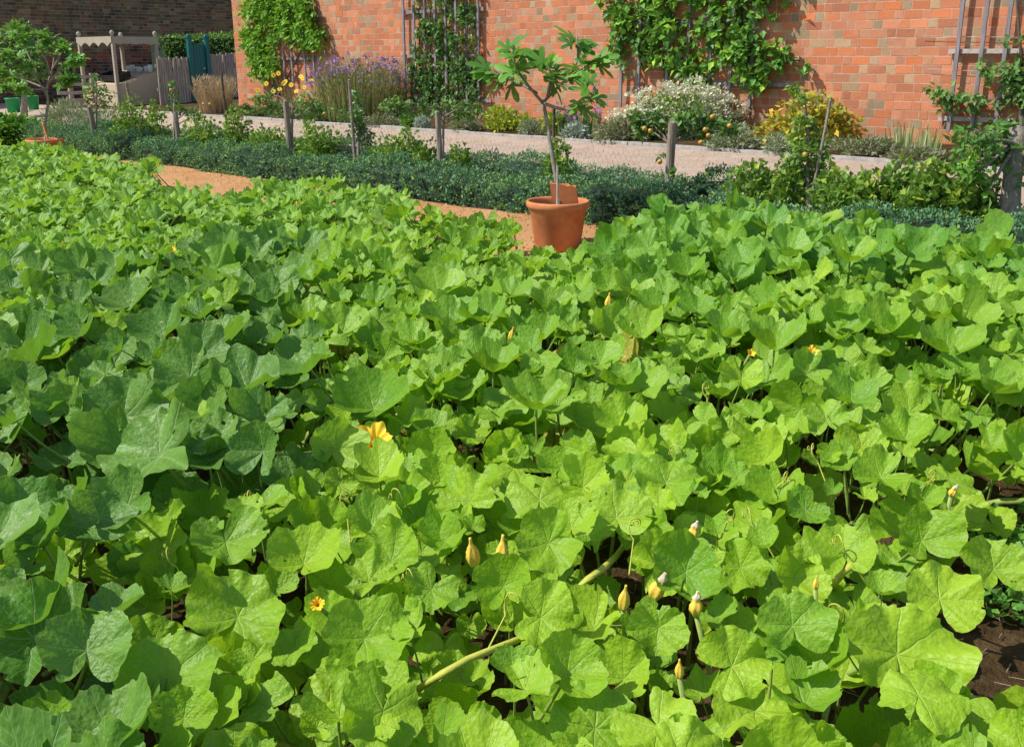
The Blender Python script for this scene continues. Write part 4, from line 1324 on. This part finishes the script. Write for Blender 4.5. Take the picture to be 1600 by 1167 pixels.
# ------------------------------------------------------------------ squash leaves
def leaf_variant(seed, kind):
    r = np.random.default_rng(1000 + seed)
    nT, nR = 85, 13
    th = np.linspace(-PI + .03, PI - .03, nT)
    lobes = {'round': .025, 'cup': .025, 'lobed': .10, 'flat': .045, 'fold': .045, 'drape': .03}[kind]
    R = 1.0 + lobes * np.cos(5 * th) * (1 - .4 * np.abs(th) / PI) + .06 * np.sin(th) ** 2
    R *= 1 + .03 * np.cos(th * 2 + r.uniform(0, 6)) + .025 * np.cos(3 * th + r.uniform(0, 6)) + .02 * np.cos(7 * th + r.uniform(0, 6))
    ds = PI - np.abs(th)
    sw = r.uniform(.30, .50)
    R *= 1 - .72 * np.exp(-(ds / (sw * .85)) ** 2)
    R *= 1 + r.uniform(-.10, .10) * np.sin(th)
    R *= 1 + .022 * np.cos(11 * th + r.uniform(0, 6))
    teeth = .024 * (np.abs(((th * 24 / (2 * PI) + r.uniform(0, 1)) % 1.0) - .5) * 2 - .5) + .012 * r.normal(size=nT)
    rr = np.linspace(0, 1, nR) ** .85
    RR, TT = np.meshgrid(rr, th, indexing='ij')
    Rad = RR * (R + teeth * 1.0)[None, :] * 1.0
    Rad = np.where(RR > .8, Rad, RR * R[None, :])
    x = Rad * np.cos(TT) ; y = Rad * np.sin(TT)
    a = lambda lo, hi: r.uniform(lo, hi)
    if kind == 'cup': cup, cone, wv = a(.28, .60), a(.14, .36), a(.07, .15)
    elif kind == 'fold': cup, cone, wv = a(.05, .15), a(.05, .14), a(.06, .13)
    elif kind == 'drape': cup, cone, wv = a(-.40, -.18), a(.14, .26), a(.07, .15)
    else: cup, cone, wv = a(-.05, .34), a(.08, .30), a(.09, .18)
    z = cone * Rad + cup * Rad ** 2
    z += wv * Rad ** 2.2 * np.sin(5 * TT + a(0, 6)) + wv * .7 * Rad ** 2.2 * np.sin(3 * TT + a(0, 6)) + wv * .45 * Rad ** 3 * np.sin(9 * TT + a(0, 6)) + wv * .22 * Rad ** 4 * np.sin(17 * TT + a(0, 6))
    # blade arches up between the main veins
    z += .055 * np.abs(np.sin(4 * TT)) * Rad ** .9 * (1.15 - RR * .55)
    z += .012 * np.sin(x * 13 + a(0, 6)) * np.cos(y * 11 + a(0, 6)) * RR
    if kind == 'fold': z += a(.30, .55) * np.abs(y) ** 1.3
    if kind in ('round', 'flat', 'lobed'): z += a(0, .25) * np.abs(y) ** 1.6
    z -= a(.0, .22) * np.maximum(0, x - .25) ** 2
    # basal lobes lift or overlap
    z += np.where(TT > 0, 1, -1) * .05 * np.exp(-((PI - np.abs(TT)) / .6) ** 2) * RR
    V = np.stack([x * .5, y * .5, z * .5], -1).reshape(-1, 3)
    Q = []
    for i in range(nR - 1):
        for j in range(nT - 1):
            Q.append((i * nT + j, (i + 1) * nT + j, (i + 1) * nT + j + 1, i * nT + j + 1))
    # torn margins and chewed holes
    Q = np.array(Q).reshape(nR - 1, nT - 1, 4); keep = np.ones((nR - 1, nT - 1), bool)
    for k in range(r.integers(0, 4)):
        j = r.integers(4, nT - 6); keep[nR - 1 - r.integers(1, 3):, j:j + r.integers(1, 3)] = False
    for k in range(r.integers(0, 3) if r.random() < .5 else 0):
        i = r.integers(5, nR - 3); j = r.integers(4, nT - 6); keep[i:i + r.integers(1, 2), j:j + r.integers(1, 3)] = False
    Q = Q[keep]
    luv = np.stack([x, y, np.zeros_like(x)], -1).reshape(-1, 3)
    rad = RR.ravel()
    # petiole: a ridged tube curving down to the vine
    n = 7; k = 8; L = 1.75
    bx = a(-.35, .25); by = a(-.25, .25)
    pv = []
    for i in range(k):
        f = i / (k - 1)
        c = np.array([-bx * .6 * f + bx * f * f * 1.3, by * f * f, .003 - L * f + .05 * math.sin(PI * f)])
        ra = .020 + .012 * f
        for j in range(n):
            an = 2 * PI * j / n
            pv.append(c + np.array([math.cos(an) * ra, math.sin(an) * ra, 0]))
    o = len(V)
    pq = []
    for i in range(k - 1):
        for j in range(n):
            j2 = (j + 1) % n
            pq.append((o + i * n + j, o + (i + 1) * n + j, o + (i + 1) * n + j2, o + i * n + j2))
    Vt = np.concatenate([V, np.array(pv)]); Qt = np.concatenate([np.array(Q), np.array(pq)])
    mid = np.concatenate([np.zeros(len(Q)), np.ones(len(pq))])
    luv = np.concatenate([luv, np.zeros((len(pv), 3))]); rad = np.concatenate([rad, np.zeros(len(pv))])
    me = quads_mesh('leaf', Vt, Qt, [SQ['lime'], MAT['petiole']], {'rad': rad}, True, mid)
    at = me.attributes.new('luv', 'FLOAT_VECTOR', 'POINT'); at.data.foreach_set('vector', luv.astype(np.float32).ravel())
    return me

KINDS = {'round': 6, 'cup': 9, 'flat': 6, 'fold': 4, 'drape': 4, 'lobed': 7}
BASE = {k: [leaf_variant(hash(k) % 1 + i * 7 + sum(map(ord, k)), k) for i in range(n)] for k, n in KINDS.items()}
VAR = {}
for zone in SQ:
    VAR[zone] = {}
    for k in BASE:
        lst = []
        for me in BASE[k]:
            c = me.copy(); c.materials[0] = SQ[zone]; lst.append(c)
        VAR[zone][k] = lst

# planting zones, decided on the ground where each plant stands
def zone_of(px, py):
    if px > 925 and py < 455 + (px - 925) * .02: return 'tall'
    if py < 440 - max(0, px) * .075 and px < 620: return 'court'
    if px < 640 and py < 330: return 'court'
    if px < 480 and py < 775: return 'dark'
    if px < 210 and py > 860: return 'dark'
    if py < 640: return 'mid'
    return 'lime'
HGT = {'dark': .46, 'lime': .34, 'mid': .38, 'tall': .46, 'court': .29}
SIZE = {'dark': (.16, .26), 'lime': (.12, .20), 'mid': (.14, .215), 'tall': (.16, .24), 'court': (.14, .215)}
MIX = {'dark': (('cup', 7), ('fold', 2), ('flat', 2), ('lobed', 1)), 'lime': (('round', 4), ('flat', 4), ('drape', 2), ('lobed', 1), ('cup', 4)),
       'mid': (('cup', 8), ('round', 1), ('flat', 2), ('drape', 1)), 'tall': (('cup', 4), ('drape', 3), ('round', 2), ('lobed', 1)), 'court': (('lobed', 7), ('drape', 2), ('flat', 2))}

def inframe(q, m=170):
    return -m < q[0] < 1600 + m and -60 < q[1] < 1167 + m

def bed_ok(p):
    u, s = us(p)
    x, y = p[0], p[1]
    if s > (5.85 if u < 3.5 else 5.32) + .12 * math.sin(u * 2.1): return False
    if y < .9: return False
    if x > 1.22 + .12 * math.sin(y * 5) and y < 2.75 - (x - 1.3) * .1: return False
    return True

# plants on a staggered grid
PLANTS = []
gx = .92
row = 0
s = -2.4
while s < 5.3:
    u = -4 + (row % 2) * gx / 2
    while u < 17:
        p = P(u + random.uniform(-.16, .16), min(5.15, s + random.uniform(-.14, .14)))
        q = proj(p + Vector((0, 0, .35)))
        if q[2] > .6 and inframe(q, 330) and bed_ok(p):
            PLANTS.append([p, q])
        u += gx
    s += gx * .88; row += 1

FLOWERS = [  # px, py, kind, size px
 (741, 862, 'closed', 40), (784, 864, 'closed', 42), (1022, 916, 'wilt', 44), (1081, 830, 'wilt', 30), (974, 933, 'bud', 34), (1089, 945, 'wilt', 36),
 (1487, 766, 'wilt', 20), (586, 677, 'open', 46), (497, 938, 'open', 26), (270, 389, 'open', 18), (950, 470, 'closed', 20), (1266, 546, 'open', 26), (797, 522, 'closed', 18), (1172, 549, 'open', 16), (1062, 1045, 'bud', 26), (1275, 911, 'closed', 18)]

HEROES = [ # px, py, width px, kind, tip angle in the picture (0 right, 90 away), tilt, azimuth of tilt (deg, -90 = towards camera), zone
 (1405, 1005, 190, 'flat', 80, 48, -85, 'lime'), (848, 850, 120, 'round', 200, 44, -95, 'lime'), (855, 965, 108, 'round', -10, 42, -90, 'lime'),
 (620, 868, 118, 'round', 30, 34, -110, 'lime'), (478, 868, 125, 'cup', 80, 26, -90, 'lime'), (578, 985, 150, 'flat', 60, 34, -80, 'lime'),
 (378, 950, 165, 'round', 70, 36, -80, 'lime'), (1075, 882, 125, 'cup', 70, 46, -95, 'mid'), (1045, 745, 112, 'flat', 60, 26, -100, 'lime'),
 (962, 798, 125, 'flat', 95, 30, -90, 'lime'), (195, 638, 150, 'flat', 95, 52, -90, 'dark'), (232, 712, 175, 'flat', 185, 34, -120, 'dark'),
 (1438, 835, 112, 'flat', 100, 44, -90, 'lime'), (1552, 878, 112, 'round', 90, 42, -90, 'lime'), (1468, 922, 135, 'round', 80, 36, -95, 'lime'),
 (1028, 990, 100, 'flat', 260, 50, -90, 'lime'), (1155, 1035, 125, 'flat', 20, 44, -90, 'lime'), (1238, 965, 125, 'flat', 90, 46, -90, 'mid'),
 (1412, 642, 96, 'round', 170, 34, -95, 'lime'), (1345, 690, 84, 'round', 90, 36, -95, 'lime'), (62, 560, 120, 'cup', 60, 28, 180, 'dark'),
 (390, 598, 118, 'cup', 80, 12, -90, 'dark'), (362, 526, 102, 'cup', 60, 20, 200, 'dark'), (487, 570, 92, 'cup', 70, 30, 200, 'dark'),
 (258, 512, 108, 'cup', 70, 36, -120, 'dark'), (702, 500, 90, 'cup', 90, 16, -90, 'mid'), (690, 452, 96, 'cup', 60, 20, -90, 'mid'),
 (590, 628, 132, 'cup', 60, 26, -100, 'mid'), (522, 690, 96, 'flat', 100, 56, -60, 'mid'), (40, 985, 185, 'flat', 150, 40, -70, 'dark'),
 (135, 1000, 150, 'fold', 110, 36, -60, 'dark'), (262, 1045, 160, 'flat', 90, 40, -90, 'mid'), (835, 640, 105, 'cup', 250, 5, -90, 'mid'),
 (1002, 520, 82, 'cup', 90, 22, -120, 'mid'), (1208, 540, 100, 'cup', 90, 6, -90, 'mid'), (205, 470, 92, 'cup', 80, 30, -110, 'dark'),
 (940, 560, 78, 'cup', 60, 26, -100, 'mid'), (975, 655, 90, 'round', 60, 30, -110, 'lime'), (1255, 585, 76, 'round', 200, 40, -90, 'mid'),
 (1290, 650, 76, 'flat', 90, 36, -100, 'mid'), (785, 905, 105, 'cup', 100, 48, -100, 'lime'), (845, 770, 118, 'drape', 80, 30, -90, 'lime'), (1320, 855, 110, 'fold', 80, 34, -110, 'lime'),
 (1090, 480, 70, 'cup', 80, 18, -100, 'mid'), (1480, 545, 100, 'cup', 80, 14, -100, 'mid'), (1330, 620, 90, 'cup', 80, 14, -100, 'mid'), (40, 790, 130, 'flat', 60, 40, -70, 'dark'), (160, 800, 100, 'fold', 90, 44, -50, 'dark'),
]

def tilt_rot(tilt, az, tip):
    """rotation: tip heading 'tip' (deg, world azimuth) then tip the normal by tilt towards az"""
    a = math.radians(az)
    axis = Vector((-math.sin(a), math.cos(a), 0))
    return Matrix.Rotation(math.radians(tilt), 3, axis) @ Matrix.Rotation(math.radians(tip), 3, 'Z')

LEAVES = []   # (location of the petiole top, rotation, size, zone, kind, (px,py,t), hero)
for (px, py, wp, kind, tip, tilt, az, zn) in HEROES:
    h = HGT[zn] * 1.12
    c = Gp(px, py, h); t = proj(c)[2]
    size = wp * .88 * t / 1540.0
    rot = tilt_rot(tilt, az, tip)
    off = rot @ Vector((size * .10, 0, size * .05))
    LEAVES.append((c - off, rot, size, zn, kind, (px, py, t), True))
    if not any((l[0] - c).length < 0.55 for l in PLANTS): PLANTS.append([Vector((c.x, c.y, c.z - h)), proj(c)])

FPOS = []
for (px, py, kind, sz) in FLOWERS:
    h = HGT[zone_of(px, py)] * 1.18
    c = Gp(px, py, h)
    FPOS.append((c, proj(c)[2], px, py, kind, sz))

for (vx, vy) in ((668, 1066), (700, 1047), (735, 1028), (770, 1014), (805, 1000), (905, 915), (935, 893), (1300, 915), (1322, 890)):
    c = Gp(vx, vy, .34); FPOS.append((c, proj(c)[2], vx, vy, None, 24))
# dart-throwing for the rest
cellg = {}
def near_ok(x, y, d):
    ix, iy = int(x / .2), int(y / .2)
    for a in range(ix - 1, ix + 2):
        for b in range(iy - 1, iy + 2):
            for (qx, qy) in cellg.get((a, b), ()):
                if (qx - x) ** 2 + (qy - y) ** 2 < d * d: return False
    return True
def put(x, y): cellg.setdefault((int(x / .2), int(y / .2)), []).append((x, y))
random.seed(5)
pool = []
for k in range(90000):
    u = random.uniform(-5, 18); s = random.uniform(-3, 6.0)
    p = P(u, s)
    if p.y < .8: continue
    q0 = proj(p + Vector((0, 0, .35)))
    if q0[2] < .7 or not inframe(q0, 290): continue
    if not bed_ok(p): continue
    zn = zone_of(q0[0] + random.gauss(0, 14), q0[1] + random.gauss(0, 9))
    lo, hi = SIZE[zn]
    size = random.uniform(lo, hi) * (1.0 if random.random() > .18 else random.uniform(.45, .75))
    d = size * {'mid': .37, 'tall': .35, 'lime': .39, 'dark': .40, 'court': .45}[zn]
    # thinner planting with soil showing at the lower right and around the pot
    if q0[0] > 1230 and 640 < q0[1] < 1000: d *= 1.32
    if not near_ok(p.x, p.y, d): continue
    put(p.x, p.y)
    H = HGT[zn]
    if zn == 'tall': H *= .62 if q0[0] < 1010 else .90
    if s > 5.4: H *= .85
    r_ = random.random()
    if zn == 'lime' and r_ < .14: zn = 'mid'
    elif zn == 'mid' and r_ < .10: zn = 'lime'
    elif zn == 'dark' and r_ < .12: zn = 'mid'
    elif zn == 'tall' and r_ < .15: zn = 'mid'
    if 640 < q0[0] < 935 and q0[1] < 430: H *= .55; size *= .8
    if 240 < q0[0] < 385 and q0[1] < 300:
        if s > 4.95: continue
        H *= .65
    # most leaves near the canopy top, some under it
    h = H * (random.uniform(.78, 1.15) if random.random() < .66 else random.uniform(.35, .75))
    if zn == 'lime' and random.random() < .3: h *= .8
    if h < H * .75 and random.random() < .05: zn = 'old'
    c = Vector((p.x, p.y, p.z + h))
    q = proj(c)
    if zn in ('mid',): tilt = abs(random.gauss(18, 12)); az = random.gauss(-110, 45)
    elif zn == 'dark': tilt = abs(random.gauss(30, 14)); az = random.gauss(-115, 45)
    elif zn == 'tall': tilt = abs(random.gauss(24, 13)); az = random.gauss(-105, 40)
    elif zn == 'court': tilt = abs(random.gauss(20, 14)); az = random.gauss(-110, 70)
    else: tilt = abs(random.gauss(30, 13)); az = random.gauss(-100, 38)
    tip = random.uniform(0, 360)
    ks, ws = zip(*MIX['lime' if zn == 'old' else zn])
    kind = random.choices(ks, ws)[0]
    rpx = size * 1540 / q[2] * .5
    bad = False
    for l in LEAVES:
        if not l[6]: break
        hx, hy, ht = l[5]
        hr = l[2] * 1540 / ht * .5
        dd = math.hypot(hx - q[0], (hy - q[1]) * 1.25)
        if q[2] < ht + .05 and dd < hr * .55 + rpx * .75: bad = True; break
        if dd < hr * .45: bad = True; break
    if not bad:
        for (fc, ft, fx, fy, fk, fs) in FPOS:
            if q[2] < ft + .12 and math.hypot(fx - q[0], (fy - q[1]) * 1.2) < rpx * .95 + fs * .35: bad = True; break
    if bad: continue
    if q[0] > 1475 and 935 < q[1] < 1110: continue
    if 920 < q[0] < 965 and q[1] < 385: continue
    # keep the terracotta pot in view
    if q[2] < t1 and 805 < q[0] < 935 and q[1] < 398: continue
    LEAVES.append((c, tilt_rot(tilt, az, tip), size, zn, kind, q, False))

# hand every leaf to its nearest plant
pp = np.array([tuple(p[0]) for p in PLANTS])
owner = []
for l in LEAVES:
    d = (pp[:, 0] - l[0].x) ** 2 + (pp[:, 1] - l[0].y) ** 2
    owner.append(int(d.argmin()))
ZLAB = {
 'dark': ('pumpkin_plant', 'pumpkin plant with big dark blue-green cupped leaves in the left of the patch', 'pumpkin plant', 'dark-leaved pumpkin plants at left'),
 'lime': ('pumpkin_plant', 'pumpkin plant with rounded bright lime leaves in the front of the patch', 'pumpkin plant', 'lime-leaved pumpkin plants in front'),
 'mid': ('pumpkin_plant', 'pumpkin plant with mid-green cupped leaves in the middle of the patch', 'pumpkin plant', 'cup-leaved pumpkin plants in the middle'),
 'tall': ('pumpkin_plant', 'tall pumpkin plant with broad green leaves at the right rear of the patch', 'pumpkin plant', 'tall pumpkin plants at right rear'),
 'court': ('courgette_plant', 'courgette plant with small jagged silver-mottled leaves at the far left of the patch', 'courgette plant', 'courgette plants at far left'),
}
from collections import Counter
roots = {}
byp = {}
for i, o_ in enumerate(owner): byp.setdefault(o_, []).append(i)
for pi, idx in byp.items():
    zn = [z for z, _ in Counter(LEAVES[i][3] for i in idx).most_common(2) if z != 'old'][0]
    nm, lab, cat, grp = ZLAB[zn]
    p = PLANTS[pi][0]
    root = empty(nm, p, lab, cat, grp)
    roots[pi] = root
    for i in idx:
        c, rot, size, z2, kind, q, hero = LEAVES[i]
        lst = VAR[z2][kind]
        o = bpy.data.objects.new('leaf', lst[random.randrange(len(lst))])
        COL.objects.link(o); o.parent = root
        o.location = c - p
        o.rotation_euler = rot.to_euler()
        yx = random.uniform(.9, 1.1)
        o.scale = (size * random.uniform(.94, 1.06), size * yx, size * random.uniform(.85, 1.2))
    # trailing vine
    mb = MB()
    for k in range(2):
        a = random.uniform(0, 2 * PI); pts = []
        for j in range(7):
            f = j / 6
            pts.append(Vector((math.cos(a + .7 * f) * f * .42, math.sin(a + .7 * f) * f * .42, .05 + .05 * math.sin(f * 5 + k))))
        for v in pts: v.z += G_ * (v.x * C1 + v.y * S1)
        mb.tube(pts, [.013 - .005 * j / 6 for j in range(7)], 8)
    mb.build('vine', MAT['petiole'], root, True)

# ------------------------------------------------------------------ squash flowers
def closed_flower(L, twist, wilt):
    mb = MB(); n = 20; k = 14; vs = []; fs = []
    for i in range(k):
        f = i / (k - 1)
        if wilt: r = L * (.10 + .13 * math.sin(min(1, f * 1.5) * PI) ** 1.0 * (1 if f < .66 else 1)) if f < .62 else L * (.10 + .06 * math.sin((f - .62) * 14))
        else: r = L * (.08 + .165 * math.sin(PI * min(1, f * 1.12 + .12)) ** .8) * (1 - .45 * f)
        bendx = L * (.18 * f * f if wilt else .05 * f * f)
        for j in range(n):
            a = 2 * PI * j / n + twist * f * f * 2.5
            rr = r * (1 + .16 * math.cos(5 * a - twist * 2 * f) + (.16 * random.uniform(-1, 1) if wilt and f > .6 else .03 * random.uniform(-1, 1)))
            vs.append((rr * math.cos(a) + bendx, rr * math.sin(a), L * f * (1 if not wilt else .92)))
    for i in range(k - 1):
        for j in range(n):
            j2 = (j + 1) % n
            fs.append((i * n + j, i * n + j2, (i + 1) * n + j2, (i + 1) * n + j))
    fs.append(tuple((k - 1) * n + j for j in range(n)))
    mi = [0] * len(fs)
    b = len(mb.v)
    mb.v += vs
    for q, f in enumerate(fs):
        mb.f.append(list(f)); mb.m.append(1 if (wilt and q // n >= 9) else 0)
    # green calyx
    mb.lathe([(.001, -.10 * L), (.07 * L, -.08 * L), (.12 * L, 0), (.15 * L, .10 * L)], 12, 2)
    return mb

def open_flower(L):
    mb = MB(); n = 60; k = 9; vs = []; fs = []
    for i in range(k):
        f = i / (k - 1)
        for j in range(n):
            a = 2 * PI * j / n
            pet = abs(math.cos(2.5 * a))
            r = L * (.10 + .42 * f * f * (.62 + .38 * pet ** .6)) * (1 + .05 * math.sin(a * 13) * f)
            z = L * (.05 + .50 * f ** .8 - .12 * f ** 3 * (1 - pet)) + L * .05 * math.sin(a * 11 + 1) * f * f
            vs.append((r * math.cos(a), r * math.sin(a), z))
    for i in range(k - 1):
        for j in range(n):
            j2 = (j + 1) % n
            fs.append((i * n + j, i * n + j2, (i + 1) * n + j2, (i + 1) * n + j))
    mb.add(vs, fs, 0)
    mb.lathe([(.001, .30 * L), (.035 * L, .27 * L), (.045 * L, .10 * L), (.06 * L, .02 * L)], 10, 1)
    mb.lathe([(.001, -.02 * L), (.08 * L, .0), (.13 * L, .10 * L)], 12, 2)
    return mb

for (c, t, px, py, kind, sz) in FPOS:
    if kind is None: continue
    L = pxm(sz, t) * (1.2 if kind != 'open' else (1.25 if sz > 30 else .85))
    if kind == 'open': mb = open_flower(L * 1.05); mats = [MAT['petal'], MAT['flowereye'], MAT['petiole']]
    elif kind == 'closed': mb = closed_flower(L, random.uniform(.4, 1.0), False); mats = [MAT['petalclosed'], MAT['petalwilt'], MAT['petiole']]
    elif kind == 'bud': mb = closed_flower(L, .8, False); mats = [MAT['petalclosed'], MAT['petalwilt'], MAT['petiole']]
    else: mb = closed_flower(L, .8, True); mats = [MAT['petalclosed'], MAT['petalwilt'], MAT['petiole']]
    # flower stalk down towards the ground
    mb.tube([(0, 0, -.02 * L), (.02, .01, -.16), (.03, .03, -.36)], [.006, .006, .007], 7, 2)
    d = (pp[:, 0] - c.x) ** 2 + (pp[:, 1] - c.y) ** 2
    for pi in d.argsort():
        if int(pi) in roots: root = roots[int(pi)]; break
    o = mb.build('flower', mats, root, True)
    o.location = c - Vector(root.location) - Vector((0, 0, L * .45))
    o.rotation_euler = (random.uniform(-.25, .1) if kind != 'open' else math.radians(38), random.uniform(-.25, .25), random.uniform(-.3, .3) if kind != 'open' else random.uniform(-.5, .3))

# the thick yellow-green runner lying over the leaves at the front
pts = [Gp(610, 1105, .08), Gp(655, 1075, .28), Gp(690, 1053, .33), Gp(730, 1030, .34), Gp(775, 1012, .34), Gp(822, 994, .33), Gp(862, 960, .25), Gp(900, 915, .05)]
c = pts[0]; d = (pp[:, 0] - c.x) ** 2 + (pp[:, 1] - c.y) ** 2
for pi in d.argsort():
    if int(pi) in roots: root = roots[int(pi)]; break
mb = MB(); mb.tube([p - Vector(root.location) for p in pts], [.009, .009, .009, .0085, .008, .0075, .007, .006], 10, knobs=.06)
mb.build('vine', MAT['vine'], root, True)
pts = [Gp(860, 970, .05), Gp(895, 925, .28), Gp(918, 905, .33), Gp(940, 890, .33), Gp(960, 872, .25), Gp(985, 840, .05)]
mb = MB(); mb.tube([p - Vector(root.location) for p in pts], .009, 9, knobs=.06); mb.build('vine', MAT['vine'], root, True)
pts = [Gp(1270, 970, .05), Gp(1292, 925, .25), Gp(1310, 903, .33), Gp(1328, 884, .35), Gp(1338, 866, .28), Gp(1352, 840, .05)]
c = pts[0]; d = (pp[:, 0] - c.x) ** 2 + (pp[:, 1] - c.y) ** 2
for pi in d.argsort():
    if int(pi) in roots: root = roots[int(pi)]; break
mb = MB(); mb.tube([p - Vector(root.location) for p in pts], .010, 9, knobs=.06); mb.build('vine', MAT['vine'], root, True)

# curling tendrils at growing tips
for (px, py) in ((1362, 860), (1130, 790), (660, 770), (1200, 735), (900, 720), (545, 800), (1300, 720), (420, 790), (1215, 820), (760, 960), (985, 845), (1085, 700), (300, 880), (690, 905), (1350, 950), (470, 700), (1440, 730), (845, 560), (1110, 620)):
    c = Gp(px, py, .40)
    pi = next(int(k) for k in ((pp[:, 0] - c.x) ** 2 + (pp[:, 1] - c.y) ** 2).argsort() if int(k) in roots)
    root = roots[pi]
    a0 = random.uniform(0, 6.28); hd = Vector((math.cos(a0), math.sin(a0), 0)); sd_ = Vector((-hd.y, hd.x, 0))
    pts = []
    for j in range(44):
        f = j / 43
        r_ = .022 * (1.15 - f)
        ph = 9 * max(0, f - .35) * 2.2
        pts.append(c - Vector(root.location) + hd * (.13 * min(f, .55)) + Vector((0, 0, -.10 + .22 * min(f, .45) + r_ * (1 - math.cos(ph)))) + sd_ * r_ * math.sin(ph) + hd * .03 * f)
    mb = MB(); mb.tube(pts, [.0026 - .0014 * j / 43 for j in range(44)], 5)
    mb.build('tendril', MAT['vine'], root, True)

# loose stones on the two paths
def stones(name, label, n, s0, s1, u0, u1, r0, r1, mat, hh):
    uu = rng.uniform(u0, u1, n); ss = rng.uniform(s0, s1, n); rr = r0 + (r1 - r0) * rng.random(n) ** 3
    ov = np.array([(1, 0, 0), (0, 1, 0), (-1, 0, 0), (0, -1, 0), (0, 0, .7), (0, 0, -.5)])
    C = np.stack([ss * C1 - uu * S1, ss * S1 + uu * C1, G_ * ss + hh + rr * .3], 1)
    V = C[:, None, :] + ov[None] * rr[:, None, None] * rng.uniform(.6, 1.35, (n, 6, 1))
    mb = MB(); V = V.reshape(-1, 3)
    mb.v = [tuple(v) for v in V]
    for i in range(n):
        b = i * 6
        for f in ((0, 1, 4), (1, 2, 4), (2, 3, 4), (3, 0, 4)): mb.f.append([b + k for k in f]); mb.m.append(0)
    setp(mb.build(name, mat), label, 'gravel', kind='stuff')
stones('loose_gravel', 'loose pale gravel strewn over the wide path', 9000, 7.65, 10.2, -2, 16, .004, .016, MAT['gravel_path'], .006)
stones('loose_sand_grit', 'loose orange grit and pebbles on the sand path', 5000, 5.4, 6.4, -1, 14, .003, .014, MAT['sand'], .006)
# fallen dead leaves on the paths and soil
C = []
for k in range(260):
    C.append(tuple(P(random.uniform(-1, 14), random.choice([random.uniform(5.4, 6.38), random.uniform(7.65, 7.95), random.uniform(9.9, 10.25), random.uniform(6.2, 6.42)]), .014)))
setp(leaf_cloud('fallen_leaves', np.array(C), np.tile([0, 0, .05], (len(C), 1)), .038, .6, FG['grass'], None, 1.6, .5), 'dry fallen leaves scattered along the path edges', 'leaves', kind='stuff')

# ------------------------------------------------------------------ weeds, straw litter on the soil at lower right
C = []
for k in range(700):
    px = random.gauss(1600, 48); py = random.uniform(850, 985)
    p = Gp(px, py, 0)
    if p.x < 1.05: continue
    C.append((p.x, p.y, p.z + random.uniform(.01, .14)))
C = np.array(C)
setp(leaf_cloud('weeds', C, np.tile([0, -.1, .35], (len(C), 1)), .032, .8, FG['weed'], None, .9, .7), 'low patch of small round-leaved weeds on the soil at the right edge', 'weeds', kind='stuff')
mb = MB()
for k in range(900):
    x = random.uniform(.2, 2.2); y = random.uniform(1.2, 4.5); a = random.uniform(0, PI); L = random.uniform(.015, .06)
    s_ = C1 * x + S1 * y
    d = Vector((math.cos(a), math.sin(a), random.uniform(-.1, .25)))
    p = Vector((x, y, gz(s_) + .012))
    mb.tube([p - d * L / 2, p + d * L / 2], random.uniform(.0008, .0018), 4)
setp(mb.build('straw_litter', MAT['straw']), 'dry straw bits scattered over the bare brown soil', 'straw', kind='stuff')
V = []; 
mb = MB()
for k in range(700):
    x = random.uniform(.2, 2.2); y = random.uniform(1.2, 4.5); s_ = C1 * x + S1 * y
    r0 = random.uniform(.006, .022) * random.random() ** .5
    c = Vector((x, y, gz(s_) + r0 * .3))
    ov = [Vector((1, 0, 0)), Vector((0, 1, 0)), Vector((-1, 0, 0)), Vector((0, -1, 0)), Vector((0, 0, .8)), Vector((0, 0, -.6))]
    vs = [c + v * r0 * random.uniform(.7, 1.3) for v in ov]
    mb.add(vs, [(0, 1, 4), (1, 2, 4), (2, 3, 4), (3, 0, 4), (1, 0, 5), (2, 1, 5), (3, 2, 5), (0, 3, 5)])
setp(mb.build('soil_clods', MAT['soil']), 'small brown soil clods on the bare earth', 'soil', kind='stuff')
print('LEAVES', len(LEAVES), 'PLANTS', len(roots), 'OBJ', len(bpy.data.objects))
